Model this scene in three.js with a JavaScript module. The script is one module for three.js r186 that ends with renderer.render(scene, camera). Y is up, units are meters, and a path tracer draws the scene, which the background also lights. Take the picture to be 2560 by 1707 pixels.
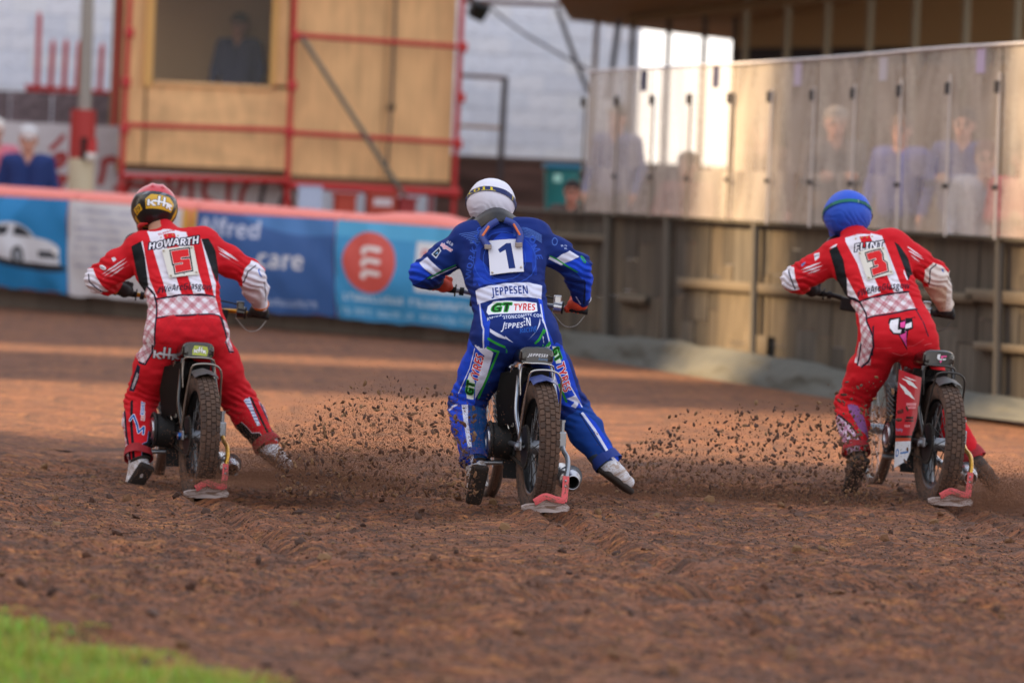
import * as THREE from 'three';
import { mergeGeometries } from 'three/addons/utils/BufferGeometryUtils.js';
import { RoundedBoxGeometry } from 'three/addons/geometries/RoundedBoxGeometry.js';

// ---------- camera, sky, sun, exposure ----------
const scene = new THREE.Scene();
const PW = 2560, PH = 1707, FP = 10000;                       // photograph size and focal length in its pixels
const V3 = (x, y, z) => new THREE.Vector3(x, y, z), RAD = Math.PI / 180;
const camera = new THREE.PerspectiveCamera(2 * Math.atan(PH / 2 / FP) / RAD, 1.5, 0.5, 600);
camera.position.set(0, 1.6, 0);
camera.rotation.set(-Math.atan((853.5 - 480) / FP), 0, 2.4 * RAD, 'XYZ');
camera.focus = 20.0; camera.userData.fStop = 1.7;
camera.updateMatrixWorld(true);

const SUN_EL = 22 * RAD, SUN = V3(-Math.cos(SUN_EL), Math.sin(SUN_EL), -0.03).normalize();
{
  const w = 512, h = 256, d = new Float32Array(w * h * 4);
  for (let j = 0; j < h; j++) for (let i = 0; i < w; i++) {
    const th = (j + 0.5) / h * Math.PI - Math.PI / 2, ph = (i + 0.5) / w * 2 * Math.PI - Math.PI;
    const y = Math.sin(th), c = Math.cos(th), x = c * Math.cos(ph), z = c * Math.sin(ph);
    const e = Math.max(0, y), hor = Math.pow(1 - e, 4), s = Math.max(0, x * SUN.x + y * SUN.y + z * SUN.z);
    const glow = 0.5 * Math.pow(s, 6) + 1.6 * Math.pow(s, 40);
    const r = 0.50 + 0.64 * hor + glow * 1.0, g = 0.535 + 0.52 * hor + glow * 0.78, b = 0.63 + 0.34 * hor + glow * 0.5;
    const k = (j * w + i) * 4, under = y < 0 ? 0.5 : 1;
    d[k] = 0.76 * r * under; d[k + 1] = 0.76 * g * under; d[k + 2] = 0.76 * b * under; d[k + 3] = 1;
  }
  const t = new THREE.DataTexture(d, w, h, THREE.RGBAFormat, THREE.FloatType);
  t.mapping = THREE.EquirectangularReflectionMapping; t.magFilter = t.minFilter = THREE.LinearFilter; t.needsUpdate = true;
  scene.background = t; scene.environment = t;
}
const sun = new THREE.DirectionalLight(new THREE.Color(1.0, 0.68, 0.36), 5);
sun.position.copy(SUN).multiplyScalar(80).add(V3(0, 0, -28)); sun.target.position.set(0, 0, -28);
sun.castShadow = true; sun.shadow.radius = 3; sun.shadow.mapSize.set(4096, 4096);
Object.assign(sun.shadow.camera, { left: -45, right: 45, top: 30, bottom: -30, near: 1, far: 160 });
scene.add(sun, sun.target);
const renderer = new THREE.WebGLRenderer({ antialias: true });
renderer.toneMapping = THREE.LinearToneMapping; renderer.toneMappingExposure = 2.8;
renderer.shadowMap.enabled = true;

// ---------- helpers ----------
function mulberry(a) { return () => { a = (a + 0x6d2b79f5) | 0; let t = Math.imul(a ^ (a >>> 15), 1 | a); t = (t + Math.imul(t ^ (t >>> 7), 61 | t)) ^ t; return ((t ^ (t >>> 14)) >>> 0) / 4294967296; }; }
const hash3 = (x, y, z) => { let h = Math.imul(x, 374761393) ^ Math.imul(y, 668265263) ^ Math.imul(z, 2147483647 - 1274126177); h = Math.imul(h ^ (h >>> 13), 1274126177); return ((h ^ (h >>> 16)) >>> 0) / 4294967296; };
function noise(x, y = 0, z = 0) {                             // value noise, -1..1
  const ix = Math.floor(x), iy = Math.floor(y), iz = Math.floor(z); x -= ix; y -= iy; z -= iz;
  const s = (t) => t * t * (3 - 2 * t), u = s(x), v = s(y), w = s(z), L = (a, b, t) => a + (b - a) * t;
  return 2 * L(L(L(hash3(ix, iy, iz), hash3(ix + 1, iy, iz), u), L(hash3(ix, iy + 1, iz), hash3(ix + 1, iy + 1, iz), u), v),
    L(L(hash3(ix, iy, iz + 1), hash3(ix + 1, iy, iz + 1), u), L(hash3(ix, iy + 1, iz + 1), hash3(ix + 1, iy + 1, iz + 1), u), v), w) - 1;
}
const fbm = (x, y, z, o = 4) => { let s = 0, a = 0.5; for (let i = 0; i < o; i++) { s += a * noise(x, y, z); x = x * 2.03 + 7.1; y = y * 2.03 + 3.3; z = z * 2.03 + 1.7; a *= 0.5; } return s; };
const clamp = THREE.MathUtils.clamp, smooth = THREE.MathUtils.smoothstep;
const names = {};
const numbered = (n) => { names[n] = (names[n] ?? -1) + 1; return names[n] ? n + '_' + String(names[n]).padStart(3, '0') : n; };
function thing(o, name, label, category, group) { o.name = numbered(name); o.userData.label = label; o.userData.category = category; if (group) o.userData.group = group; scene.add(o); return o; }
function structure(o, name) { o.name = name; o.userData.kind = 'structure'; scene.add(o); return o; }
function stuff(o, name, label, category) { o.name = numbered(name); o.userData.kind = 'stuff'; o.userData.label = label; o.userData.category = category; scene.add(o); return o; }
function part(geo, name, mat, parent) { const m = new THREE.Mesh(geo, mat); m.name = name; parent.add(m); return m; }
const srgb = (r, g, b) => new THREE.Color().setRGB(r / 255, g / 255, b / 255, THREE.SRGBColorSpace);
const mat = (c, rough = 0.8, o = {}) => new THREE.MeshPhysicalMaterial({ color: Array.isArray(c) ? srgb(...c) : c, roughness: rough, ...o });
function canvasTex(w, h, draw, repeat) {
  const c = document.createElement('canvas'); c.width = w; c.height = h; draw(c.getContext('2d'), w, h);
  const t = new THREE.CanvasTexture(c); t.colorSpace = THREE.SRGBColorSpace; t.anisotropy = 8;
  if (repeat) { t.wrapS = t.wrapT = THREE.RepeatWrapping; t.repeat.set(...repeat); }
  return t;
}
function dataTex(n, f, colour = true) {                       // n x n tile from f(x, y) -> [r,g,b] or grey, 0..255
  const d = new Uint8Array(n * n * 4);
  for (let j = 0; j < n; j++) for (let i = 0; i < n; i++) { const v = f(i, j), k = (j * n + i) * 4; for (let c = 0; c < 3; c++) d[k + c] = clamp(Array.isArray(v) ? v[c] : v, 0, 255); d[k + 3] = 255; }
  const t = new THREE.DataTexture(d, n, n); t.magFilter = THREE.LinearFilter; t.minFilter = THREE.LinearFilter; t.wrapS = t.wrapT = THREE.RepeatWrapping;
  if (colour) t.colorSpace = THREE.SRGBColorSpace; t.needsUpdate = true; return t;
}
const tileNoise = (i, j, n, f, seed, o = 4) => { const a = i / n * 2 * Math.PI, b = j / n * 2 * Math.PI, R = f / (2 * Math.PI); return fbm(Math.cos(a) * R + seed, Math.sin(a) * R + Math.cos(b) * R * 1.7 + 9, Math.sin(b) * R * 1.3 + seed * 2, o); };
const box = (x0, x1, y0, y1, z0, z1) => new THREE.BoxGeometry(Math.abs(x1 - x0), Math.abs(y1 - y0), Math.abs(z1 - z0)).translate((x0 + x1) / 2, (y0 + y1) / 2, (z0 + z1) / 2);
function rod(a, b, r, r2 = r, seg = 12) {
  const d = b.clone().sub(a), g = new THREE.CylinderGeometry(r2, r, d.length(), seg, 1);
  return g.applyQuaternion(new THREE.Quaternion().setFromUnitVectors(V3(0, 1, 0), d.normalize())).translate((a.x + b.x) / 2, (a.y + b.y) / 2, (a.z + b.z) / 2);
}
const tube = (pts, r, n = 24, seg = 8) => new THREE.TubeGeometry(new THREE.CatmullRomCurve3(pts, false, 'centripetal'), n, r, seg);
const merged = (...g) => mergeGeometries(g.flat().map((x) => { const y = x.index ? x.toNonIndexed() : x; for (const k of Object.keys(y.attributes)) if (!['position', 'normal', 'uv'].includes(k)) y.deleteAttribute(k); return y; }));
// where a point of the place stands: direction of a photograph pixel, and a point on it at a given depth
const CQ = camera.quaternion.clone();
const dirOf = (px, py) => V3((px - PW / 2) / FP, (PH / 2 - py) / FP, -1).applyQuaternion(CQ);
const at = (px, py, depth) => dirOf(px, py).multiplyScalar(depth).add(camera.position);
const groundY = (x, z) => Math.max(0, (-z - 22) * 0.0122) - 0.115 * Math.exp(-0.5 * (((x + 1.69) / 1.0) ** 2 + ((z + 21.4) / 2.2) ** 2));
function groundAt(px, py) { const d = dirOf(px, py); let t = 10; for (let i = 0; i < 60; i++) { const p = d.clone().multiplyScalar(t).add(camera.position); t += (p.y - groundY(p.x, p.z)) / -d.y * 0.7; } return d.multiplyScalar(t).add(camera.position); }
// an upright plane in the place: a group standing on it, and the metres across it of a photograph pixel
function upright(px, py, depth, yaw) {
  const o = at(px, py, depth), n = V3(Math.sin(yaw), 0, Math.cos(yaw)), u = V3(Math.cos(yaw), 0, -Math.sin(yaw));
  const uv = (x, y) => { const d = dirOf(x, y), t = o.clone().sub(camera.position).dot(n) / d.dot(n), p = d.multiplyScalar(t).add(camera.position).sub(o); return [p.dot(u), p.y]; };
  const put = (g) => { g.position.copy(o); g.rotation.y = yaw; return g; };
  const rect = (x0, y0, x1, y1) => { const xm = (x0 + x1) / 2, ym = (y0 + y1) / 2; return [uv(x0, ym)[0], uv(x1, ym)[0], uv(xm, y1)[1], uv(xm, y0)[1]]; };
  const V = (x, y, z = 0) => { const [a, b] = uv(x, y); return V3(a, b, z); };
  return { o, uv, put, rect, V, yaw };
}
// ---------- ground ----------
const dirtTex = dataTex(1024, (i, j) => {
  const n = tileNoise(i, j, 1024, 6, 1), m = tileNoise(i, j, 1024, 40, 5), k = tileNoise(i, j, 1024, 190, 9, 2), s = hash3(i, j, 3);
  let v = 1 + n * 0.35 + m * 0.5 + k * 0.55 + (s - 0.5) * 0.22;
  const y = tileNoise(i, j, 1024, 26, 23, 3);                 // ochre and grey grains in the red shale
  let c = [104, 65, 43]; if (y > 0.2) c = [120, 78, 47]; else if (y < -0.22) c = [89, 59, 44];
  if (s > 0.992) v *= 1.5; return c.map((x) => x * clamp(v, 0.4, 1.7));
});
const dirtBump = dataTex(512, (i, j) => 128 + 150 * tileNoise(i, j, 512, 60, 31, 3) + 90 * tileNoise(i, j, 512, 14, 3, 3), false);
const M_dirt = new THREE.MeshStandardMaterial({ map: dirtTex, bumpMap: dirtBump, bumpScale: 0.016, roughness: 1 });
const CONTACTS = [groundAt(489, 1243), groundAt(1336, 1278), groundAt(2336, 1260)];
const rutAt = (x, z) => {                                     // wheel ruts that run obliquely over the near track
  let h = 0;
  for (const [a, b, c, w, d] of [[0.62, 1, 14.7, 0.1, 0.05], [0.55, 1, 15.6, 0.16, 0.035], [0.7, 1, 13.5, 0.09, 0.05], [0.4, 1, 16.4, 0.14, 0.03], [0.1, 1, 17.6, 0.16, 0.03], [0.8, 1, 15.6, 0.1, 0.045], [-0.2, 1, 16.9, 0.2, 0.03], [0.3, 1, 18.6, 0.2, 0.025]]) {
    const q = (a * x + b * z + c + 0.12 * noise(x * 0.7, z * 0.5, c)) / w; h -= 1.5 * d * Math.exp(-q * q) * (0.6 + 0.5 * noise(x * 1.3, c)) - 0.8 * d * Math.exp(-(q - 1.9) * (q - 1.9)) * (0.7 + 0.6 * noise(x * 4, z * 4, c));
  }
  for (const c of CONTACTS) {                                 // the fresh groove each rear wheel has cut, and the loose dirt heaped beside it
    const dz = z - c.z, e = x - c.x - dz * 0.19 - 0.05 * noise(z * 1.7, c.x), on = smooth(dz, -0.1, 0.12) * (1 - smooth(dz, 2.5, 6)); h -= on * 0.04 * Math.exp(-((e / 0.06) ** 2)) - on * 0.03 * Math.exp(-(((Math.abs(e) - 0.13) / 0.06) ** 2)) * (0.7 + 0.7 * noise(x * 9, z * 6, 2));
    h += 0.018 * Math.exp(-((x - c.x) ** 2 + dz * dz) / 0.03);
  }
  return h;
};
const groundRelief = (x, z) => {
  const near = smooth(z, -26, -21.5), rough = smooth(fbm(x * 0.8 + 5, z * 0.7, 9, 3), -0.22, 0.2);
  return near * (0.05 * fbm(x * 0.9, z * 0.8, 2, 3) + 0.042 * fbm(x * 3.2 + z, z * 2.4, 7, 3) + (0.35 + 0.65 * rough) * (0.018 * fbm(x * 11, z * 12, 4, 3) + 0.014 * Math.abs(noise(x * 23, z * 25, 1)) + 0.009 * noise(x * 47, z * 42, 6)) + rutAt(x, z)) - near * 0.012;
};
function sheet(x0, x1, z0, z1, nx, nz, drop = 0) {
  const pos = [], uv = [], idx = [];
  for (let j = 0; j <= nz; j++) for (let i = 0; i <= nx; i++) {
    const x = x0 + (x1 - x0) * i / nx, z = z0 + (z1 - z0) * j / nz; pos.push(x, groundY(x, z) + groundRelief(x, z) - drop, z); uv.push(x / 1.6, z / 1.6);
  }
  for (let j = 0; j < nz; j++) for (let i = 0; i < nx; i++) { const a = j * (nx + 1) + i, b = a + 1, c = a + nx + 1, d = c + 1; idx.push(a, c, b, b, c, d); }
  const g = new THREE.BufferGeometry(); g.setAttribute('position', new THREE.Float32BufferAttribute(pos, 3)); g.setAttribute('uv', new THREE.Float32BufferAttribute(uv, 2)); g.setIndex(idx); g.computeVertexNormals(); return g;
}
{
  const near = sheet(-3.6, 3.6, -23.6, -11, 330, 560), far = [sheet(-20, 20, -60, -23.6, 160, 120), sheet(-20, -3.6, -23.6, -11, 60, 60), sheet(3.6, 20, -23.6, -11, 60, 60), sheet(-20, 20, -11, 4, 80, 40)];
  structure(new THREE.Mesh(merged(near, ...far), M_dirt), 'track');
  const g = new THREE.Group(); structure(g, 'ground');
  part(merged(new THREE.PlaneGeometry(500, 500).rotateX(-Math.PI / 2).translate(0, -0.25, 0)), 'terrain', mat([92, 84, 70], 1), g);
}
// loose shale lying on the near track
function clodGeo(seed, detail = 0) {
  const r = mulberry(seed), g = new THREE.IcosahedronGeometry(1, detail), p = g.attributes.position, m = new Map();
  for (let i = 0; i < p.count; i++) { const k = [p.getX(i), p.getY(i), p.getZ(i)].map((v) => v.toFixed(3)).join(); if (!m.has(k)) m.set(k, 0.6 + 0.7 * r()); const s = m.get(k); p.setXYZ(i, p.getX(i) * s, p.getY(i) * s * 0.8, p.getZ(i) * s); }
  g.computeVertexNormals(); return g;
}
const M_clod = new THREE.MeshStandardMaterial({ color: 0xffffff, roughness: 1 });
function scatter(name, label, category, n, seed, place) {
  const m = new THREE.InstancedMesh(clodGeo(seed), M_clod, n), o = new THREE.Object3D(), c = new THREE.Color(), r = mulberry(seed);
  for (let i = 0; i < n; i++) {
    const { p, s, tone, stretch = [1, 1, 1] } = place(r, i); o.position.copy(p); o.scale.set(s * stretch[0], s * stretch[1], s * stretch[2]); o.rotation.set(r() * 6.3, r() * 6.3, r() * 6.3); o.updateMatrix(); m.setMatrixAt(i, o.matrix); m.setColorAt(i, c.copy(tone));
  }
  return stuff(m, name, label, category);
}
const clodTones = [srgb(82, 57, 45), srgb(96, 67, 52), srgb(112, 80, 56), srgb(72, 52, 43), srgb(124, 94, 66), srgb(92, 70, 60)];
scatter('loose_shale', 'loose crumbs of red brown shale lying on the near track', 'shale', 64000, 11, (r) => {
  const z = -12 - 10.5 * Math.pow(r(), 0.8), x = (r() - 0.5) * 0.27 * -z, big = r();
  const s = big > 0.996 ? 0.012 + 0.016 * r() : 0.002 + 0.0085 * r() * r() * r();
  return { p: V3(x, groundY(x, z) + groundRelief(x, z) + s * 0.2, z), s, tone: clodTones[Math.floor(r() * 6)], stretch: [1.3, 0.7, 1.3] };
});
// grass of the infield at the lower left
{
  const bl = new THREE.BufferGeometry(), P = [], I = [];
  for (let k = 0; k < 4; k++) { const t = k / 3, w = 0.5 * (1 - t * t); P.push(-w, t, t * t * 0.35, w, t, t * t * 0.35); if (k < 3) I.push(2 * k, 2 * k + 1, 2 * k + 2, 2 * k + 1, 2 * k + 3, 2 * k + 2); }
  bl.setAttribute('position', new THREE.Float32BufferAttribute(P, 3)); bl.setIndex(I); bl.computeVertexNormals();
  const a = groundAt(-30, 1545), b = groundAt(900, 1735), n = 42000, r = mulberry(5), o = new THREE.Object3D(), c = new THREE.Color();
  const m = new THREE.InstancedMesh(bl, new THREE.MeshPhysicalMaterial({ color: 0xffffff, roughness: 0.7, transmission: 0.3, thickness: 0, side: THREE.DoubleSide }), n);
  for (let i = 0; i < n; i++) {
    const t = r() * 1.5 - 0.35, inw = Math.pow(r(), 0.9) * 1.3, edge = 0.07 * noise(t * 9) + 0.05 * noise(t * 31);
    const dx = b.x - a.x, dz = b.z - a.z, L = Math.hypot(dx, dz), nx = -dz / L, nz = dx / L, sg = nx < 0 ? 1 : -1;   // inwards is away from the track
    const x = a.x + dx * t + nx * sg * (inw + edge), z = a.z + dz * t + nz * sg * (inw + edge);
    const h = (0.025 + 0.06 * r()) * (0.3 + Math.min(1, inw * 2.5) * 0.7) * (0.75 + 0.5 * noise(x * 5, z * 5));
    o.position.set(x, groundRelief(x, z) - 0.004, z); o.scale.set(0.004 + 0.004 * r(), h, h); o.rotation.set((r() - 0.5) * 0.9, r() * 6.3, (r() - 0.5) * 0.9); o.updateMatrix(); m.setMatrixAt(i, o.matrix);
    const dry = clamp(0.8 - inw * 1.8 + 0.3 * noise(x * 4, z * 4), 0.12, 0.85); c.copy(r() < dry ? srgb(176 + 30 * r(), 160, 90) : srgb(124 + 72 * r(), 164 + 44 * r(), 50 + 34 * r())); m.setColorAt(i, c);
  }
  stuff(m, 'infield_grass', 'bright green infield grass at the lower left corner', 'grass');
}
// ---------- bodies: a smooth union of tapered bones, meshed by surface nets ----------
function boneField(bones, k = 0.03, extra) {
  const B = bones.map((b) => { const d = b.b.clone().sub(b.a); return { ax: b.a.x, ay: b.a.y, az: b.a.z, dx: d.x, dy: d.y, dz: d.z, l2: Math.max(1e-9, d.lengthSq()), ra: b.ra, rb: b.rb ?? b.ra }; });
  const one = (q, x, y, z) => { const px = x - q.ax, py = y - q.ay, pz = z - q.az; let t = (px * q.dx + py * q.dy + pz * q.dz) / q.l2; t = t < 0 ? 0 : t > 1 ? 1 : t; const ex = px - q.dx * t, ey = py - q.dy * t, ez = pz - q.dz * t; return Math.sqrt(ex * ex + ey * ey + ez * ez) - q.ra - (q.rb - q.ra) * t; };
  const f = (x, y, z) => {
    let d = 1e3;
    for (const q of B) { const e = one(q, x, y, z), h = k - Math.abs(d - e); d = Math.min(d, e) - (h > 0 ? h * h / (4 * k) : 0); }
    return extra && d < 0.06 ? extra(x, y, z, d) : d;
  };
  f.nearest = (x, y, z) => { let m = 1e9, w = 0; B.forEach((q, i) => { const e = one(q, x, y, z); if (e < m) { m = e; w = i; } }); return w; };
  const R = Math.max(...bones.map((b) => Math.max(b.ra, b.rb ?? b.ra))) + 0.03;
  f.min = V3(1e9, 1e9, 1e9); f.max = V3(-1e9, -1e9, -1e9);
  for (const b of bones) for (const p of [b.a, b.b]) { const r = Math.max(b.ra, b.rb ?? b.ra) + 0.035; f.min.min(p.clone().subScalar(r)); f.max.max(p.clone().addScalar(r)); }
  return f;
}
function surfaceNet(f, h, min = f.min, max = f.max) {
  const nx = Math.ceil((max.x - min.x) / h) + 2, ny = Math.ceil((max.y - min.y) / h) + 2, nz = Math.ceil((max.z - min.z) / h) + 2, S = 4, F = new Float32Array(nx * ny * nz).fill(1);
  const ID = (i, j, k) => i + nx * (j + ny * k);
  for (let k = 0; k < nz; k += S) for (let j = 0; j < ny; j += S) for (let i = 0; i < nx; i += S) {
    const d = f(min.x + (i + S / 2) * h, min.y + (j + S / 2) * h, min.z + (k + S / 2) * h), far = Math.abs(d) > h * S * 1.05 + 0.012;
    for (let c = k; c < Math.min(nz, k + S); c++) for (let b = j; b < Math.min(ny, j + S); b++) for (let a = i; a < Math.min(nx, i + S); a++) F[ID(a, b, c)] = far ? d : f(min.x + a * h, min.y + b * h, min.z + c * h);
  }
  const vid = new Int32Array(nx * ny * nz).fill(-1), pos = [], idx = [];
  for (let k = 0; k < nz - 1; k++) for (let j = 0; j < ny - 1; j++) for (let i = 0; i < nx - 1; i++) {
    let n = 0, sx = 0, sy = 0, sz = 0, inside = 0; const v = [];
    for (let c = 0; c < 8; c++) { const q = F[ID(i + (c & 1), j + ((c >> 1) & 1), k + (c >> 2))]; v.push(q); if (q < 0) inside++; }
    if (!inside || inside === 8) continue;
    for (let c = 0; c < 8; c++) for (const ax of [1, 2, 4]) { if (c & ax) continue; const d = c | ax; if ((v[c] < 0) === (v[d] < 0)) continue; const t = v[c] / (v[c] - v[d]); sx += (c & 1) + (ax === 1 ? t : 0); sy += ((c >> 1) & 1) + (ax === 2 ? t : 0); sz += (c >> 2) + (ax === 4 ? t : 0); n++; }
    vid[ID(i, j, k)] = pos.length / 3; pos.push(min.x + (i + sx / n) * h, min.y + (j + sy / n) * h, min.z + (k + sz / n) * h);
  }
  const quad = (a, b, c, d, flip) => { if (a < 0 || b < 0 || c < 0 || d < 0) return; flip ? idx.push(a, c, b, a, d, c) : idx.push(a, b, c, a, c, d); };
  for (let k = 1; k < nz - 1; k++) for (let j = 1; j < ny - 1; j++) for (let i = 1; i < nx - 1; i++) {
    const s = F[ID(i, j, k)] < 0;
    if (s !== F[ID(i + 1, j, k)] < 0) quad(vid[ID(i, j - 1, k - 1)], vid[ID(i, j, k - 1)], vid[ID(i, j, k)], vid[ID(i, j - 1, k)], !s);
    if (s !== F[ID(i, j + 1, k)] < 0) quad(vid[ID(i - 1, j, k - 1)], vid[ID(i - 1, j, k)], vid[ID(i, j, k)], vid[ID(i, j, k - 1)], !s);
    if (s !== F[ID(i, j, k + 1)] < 0) quad(vid[ID(i - 1, j - 1, k)], vid[ID(i, j - 1, k)], vid[ID(i, j, k)], vid[ID(i - 1, j, k)], !s);
  }
  const e = h * 0.6, nrm = new Float32Array(pos.length), t = V3();
  for (let i = 0; i < pos.length; i += 3) { const [x, y, z] = [pos[i], pos[i + 1], pos[i + 2]]; t.set(f(x + e, y, z) - f(x - e, y, z), f(x, y + e, z) - f(x, y - e, z), f(x, y, z + e) - f(x, y, z - e)).normalize(); nrm.set([t.x, t.y, t.z], i); }
  const g = new THREE.BufferGeometry(); g.setAttribute('position', new THREE.Float32BufferAttribute(pos, 3)); g.setAttribute('normal', new THREE.BufferAttribute(nrm, 3)); g.setIndex(idx); return g;
}
const bone = (a, b, ra, rb) => ({ a, b, ra, rb });
// a spectator, standing, facing +z, feet at the origin: clothes by vertex colour, face with nose, brows and ears
function spectator({ h = 1.72, hair, skin = [198, 150, 128], top, legs = [40, 42, 50], arms = 'down', bald = false, turn = 0, seed = 1 }) {
  const s = h / 1.75, p = (x, y, z) => V3(x * s, y * s, z * s), B = [], tag = [], add = (t, ...a) => { B.push(bone(...a)); tag.push(t); };
  for (const q of [-1, 1]) {
    add('legs', p(q * 0.09, 0.92, 0), p(q * 0.1, 0.5, 0.02), 0.1 * s, 0.07 * s); add('legs', p(q * 0.1, 0.5, 0.02), p(q * 0.1, 0.1, -0.02), 0.07 * s, 0.055 * s); add('shoe', p(q * 0.1, 0.05, -0.04), p(q * 0.12, 0.045, 0.15), 0.05 * s, 0.042 * s);
    add('top', p(q * 0.07, 0.95, 0), p(q * 0.11, 1.36, 0), 0.125 * s, 0.115 * s); add('top', p(q * 0.12, 1.4, 0), p(q * 0.19, 1.4, 0), 0.08 * s, 0.075 * s);
    const el = arms === 'crossed' ? p(q * 0.26, 1.14, 0.1) : p(q * 0.27, 1.13, -0.01), wr = arms === 'crossed' ? p(q * -0.05, 1.16, 0.24) : p(q * 0.26, 0.9, 0.1);
    add('top', p(q * 0.2, 1.39, 0), el, 0.068 * s, 0.055 * s); add('top', el, wr, 0.054 * s, 0.042 * s);
    const hd = wr.clone().sub(el).normalize(); for (let f = 0; f < 4; f++) add('skin', wr.clone().addScaledVector(hd, 0.05).add(p(0, (f - 1.5) * 0.02, 0)), wr.clone().addScaledVector(hd, 0.12 - 0.01 * Math.abs(f - 1.5)).add(p(0, (f - 1.5) * 0.022, 0.01)), 0.012 * s, 0.009 * s);
    add('skin', wr, wr.clone().addScaledVector(hd, 0.06), 0.036 * s); add('skin', wr.clone().addScaledVector(hd, 0.03), wr.clone().addScaledVector(hd, 0.07).add(p(0, 0.04, 0.02)), 0.013 * s, 0.01 * s);
    add('skin', p(q * 0.078, 1.585, -0.01), p(q * 0.08, 1.61, -0.015), 0.014 * s); add('eye', p(q * 0.032, 1.61, 0.088), p(q * 0.033, 1.61, 0.088), 0.011 * s);
  }
  add('skin', p(0, 1.4, 0), p(0, 1.5, 0.01), 0.058 * s, 0.055 * s); add('skin', p(0, 1.53, 0.035), p(0, 1.62, 0.01), 0.058 * s, 0.085 * s); add('skin', p(0, 1.605, 0.092), p(0, 1.575, 0.108), 0.01 * s, 0.014 * s);
  add('mouth', p(-0.02, 1.535, 0.086), p(0.02, 1.535, 0.086), 0.009 * s); add('brow', p(-0.045, 1.63, 0.085), p(0.045, 1.63, 0.085), 0.008 * s);
  add('hair', p(0, 1.668, -0.008), p(0, 1.6, -0.045), 0.093 * s, 0.088 * s); add('hair', p(-0.05, 1.68, 0.03), p(0.05, 1.68, 0.03), 0.045 * s);
  const f = boneField(B, 0.018 * s, (x, y, z, d) => d + 0.004 * noise(x * 14 + seed, y * 22, z * 14)), g = surfaceNet(f, 0.019 * s), P = g.attributes.position, C = new Float32Array(P.count * 3);
  const col = { legs: srgb(...legs), top: srgb(...top), skin: srgb(...skin), hair: srgb(...(bald ? skin : hair)), shoe: srgb(30, 28, 28), eye: srgb(50, 40, 36), mouth: srgb(150, 84, 78), brow: srgb(...hair) };
  for (let i = 0; i < P.count; i++) col[tag[f.nearest(P.getX(i), P.getY(i), P.getZ(i))]].toArray(C, i * 3);
  g.setAttribute('color', new THREE.BufferAttribute(C, 3));
  const m = new THREE.Mesh(g, new THREE.MeshStandardMaterial({ vertexColors: true, roughness: 0.85 })); m.rotation.y = turn; return m;
}
// ---------- the place behind the track ----------
const M = {
  ply: (() => { const t = dataTex(512, (i, j) => { const g = tileNoise(i * 1.0, j * 0.12, 512, 30, 4, 4), k = tileNoise(i, j, 512, 5, 8, 3), v = 1 + g * 0.1 + k * 0.1; return [228 * v, 184 * v, 130 * v]; }); return mat([255, 255, 255], 0.75, { map: t }); })(),
  frameWood: mat([214, 168, 98], 0.7), red: mat([186, 44, 44], 0.5), redWorn: mat([170, 52, 48], 0.65), steel: mat([128, 130, 132], 0.45, { metalness: 0.6 }), dark: mat([34, 30, 28], 0.8), black: mat([16, 16, 17], 0.6),
  glass: new THREE.MeshPhysicalMaterial({ color: 0xffffff, roughness: 0.03, transmission: 1, thickness: 0, ior: 1.2 }),
  concrete: (() => { const t = dataTex(256, (i, j) => { const v = 1 + tileNoise(i, j, 256, 6, 2) * 0.5 + (hash3(i, j, 1) - 0.5) * 0.1; return [112 * v, 100 * v, 104 * v]; }); return mat([255, 255, 255], 0.95, { map: t }); })(),
  brownWall: (() => { const t = dataTex(256, (i, j) => { const v = 1 + tileNoise(i, j, 256, 9, 12) * 0.5; return [98 * v, 78 * v, 74 * v]; }); return mat([255, 255, 255], 0.95, { map: t }); })(),
  pole: mat([150, 146, 138], 0.6), cream: mat([208, 196, 166], 0.85), rail: mat([104, 74, 66], 0.6), teal: mat([10, 108, 108], 0.45), olive: mat([84, 72, 50], 0.9), mullion: mat([138, 130, 108], 0.6),
};
const plate = (P, x0, y0, x1, y1, z0, z1, name, m, parent) => { const [a, b, c, d] = P.rect(x0, y0, x1, y1); return part(box(a, b, c, d, z0, z1), name, m, parent); };

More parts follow.
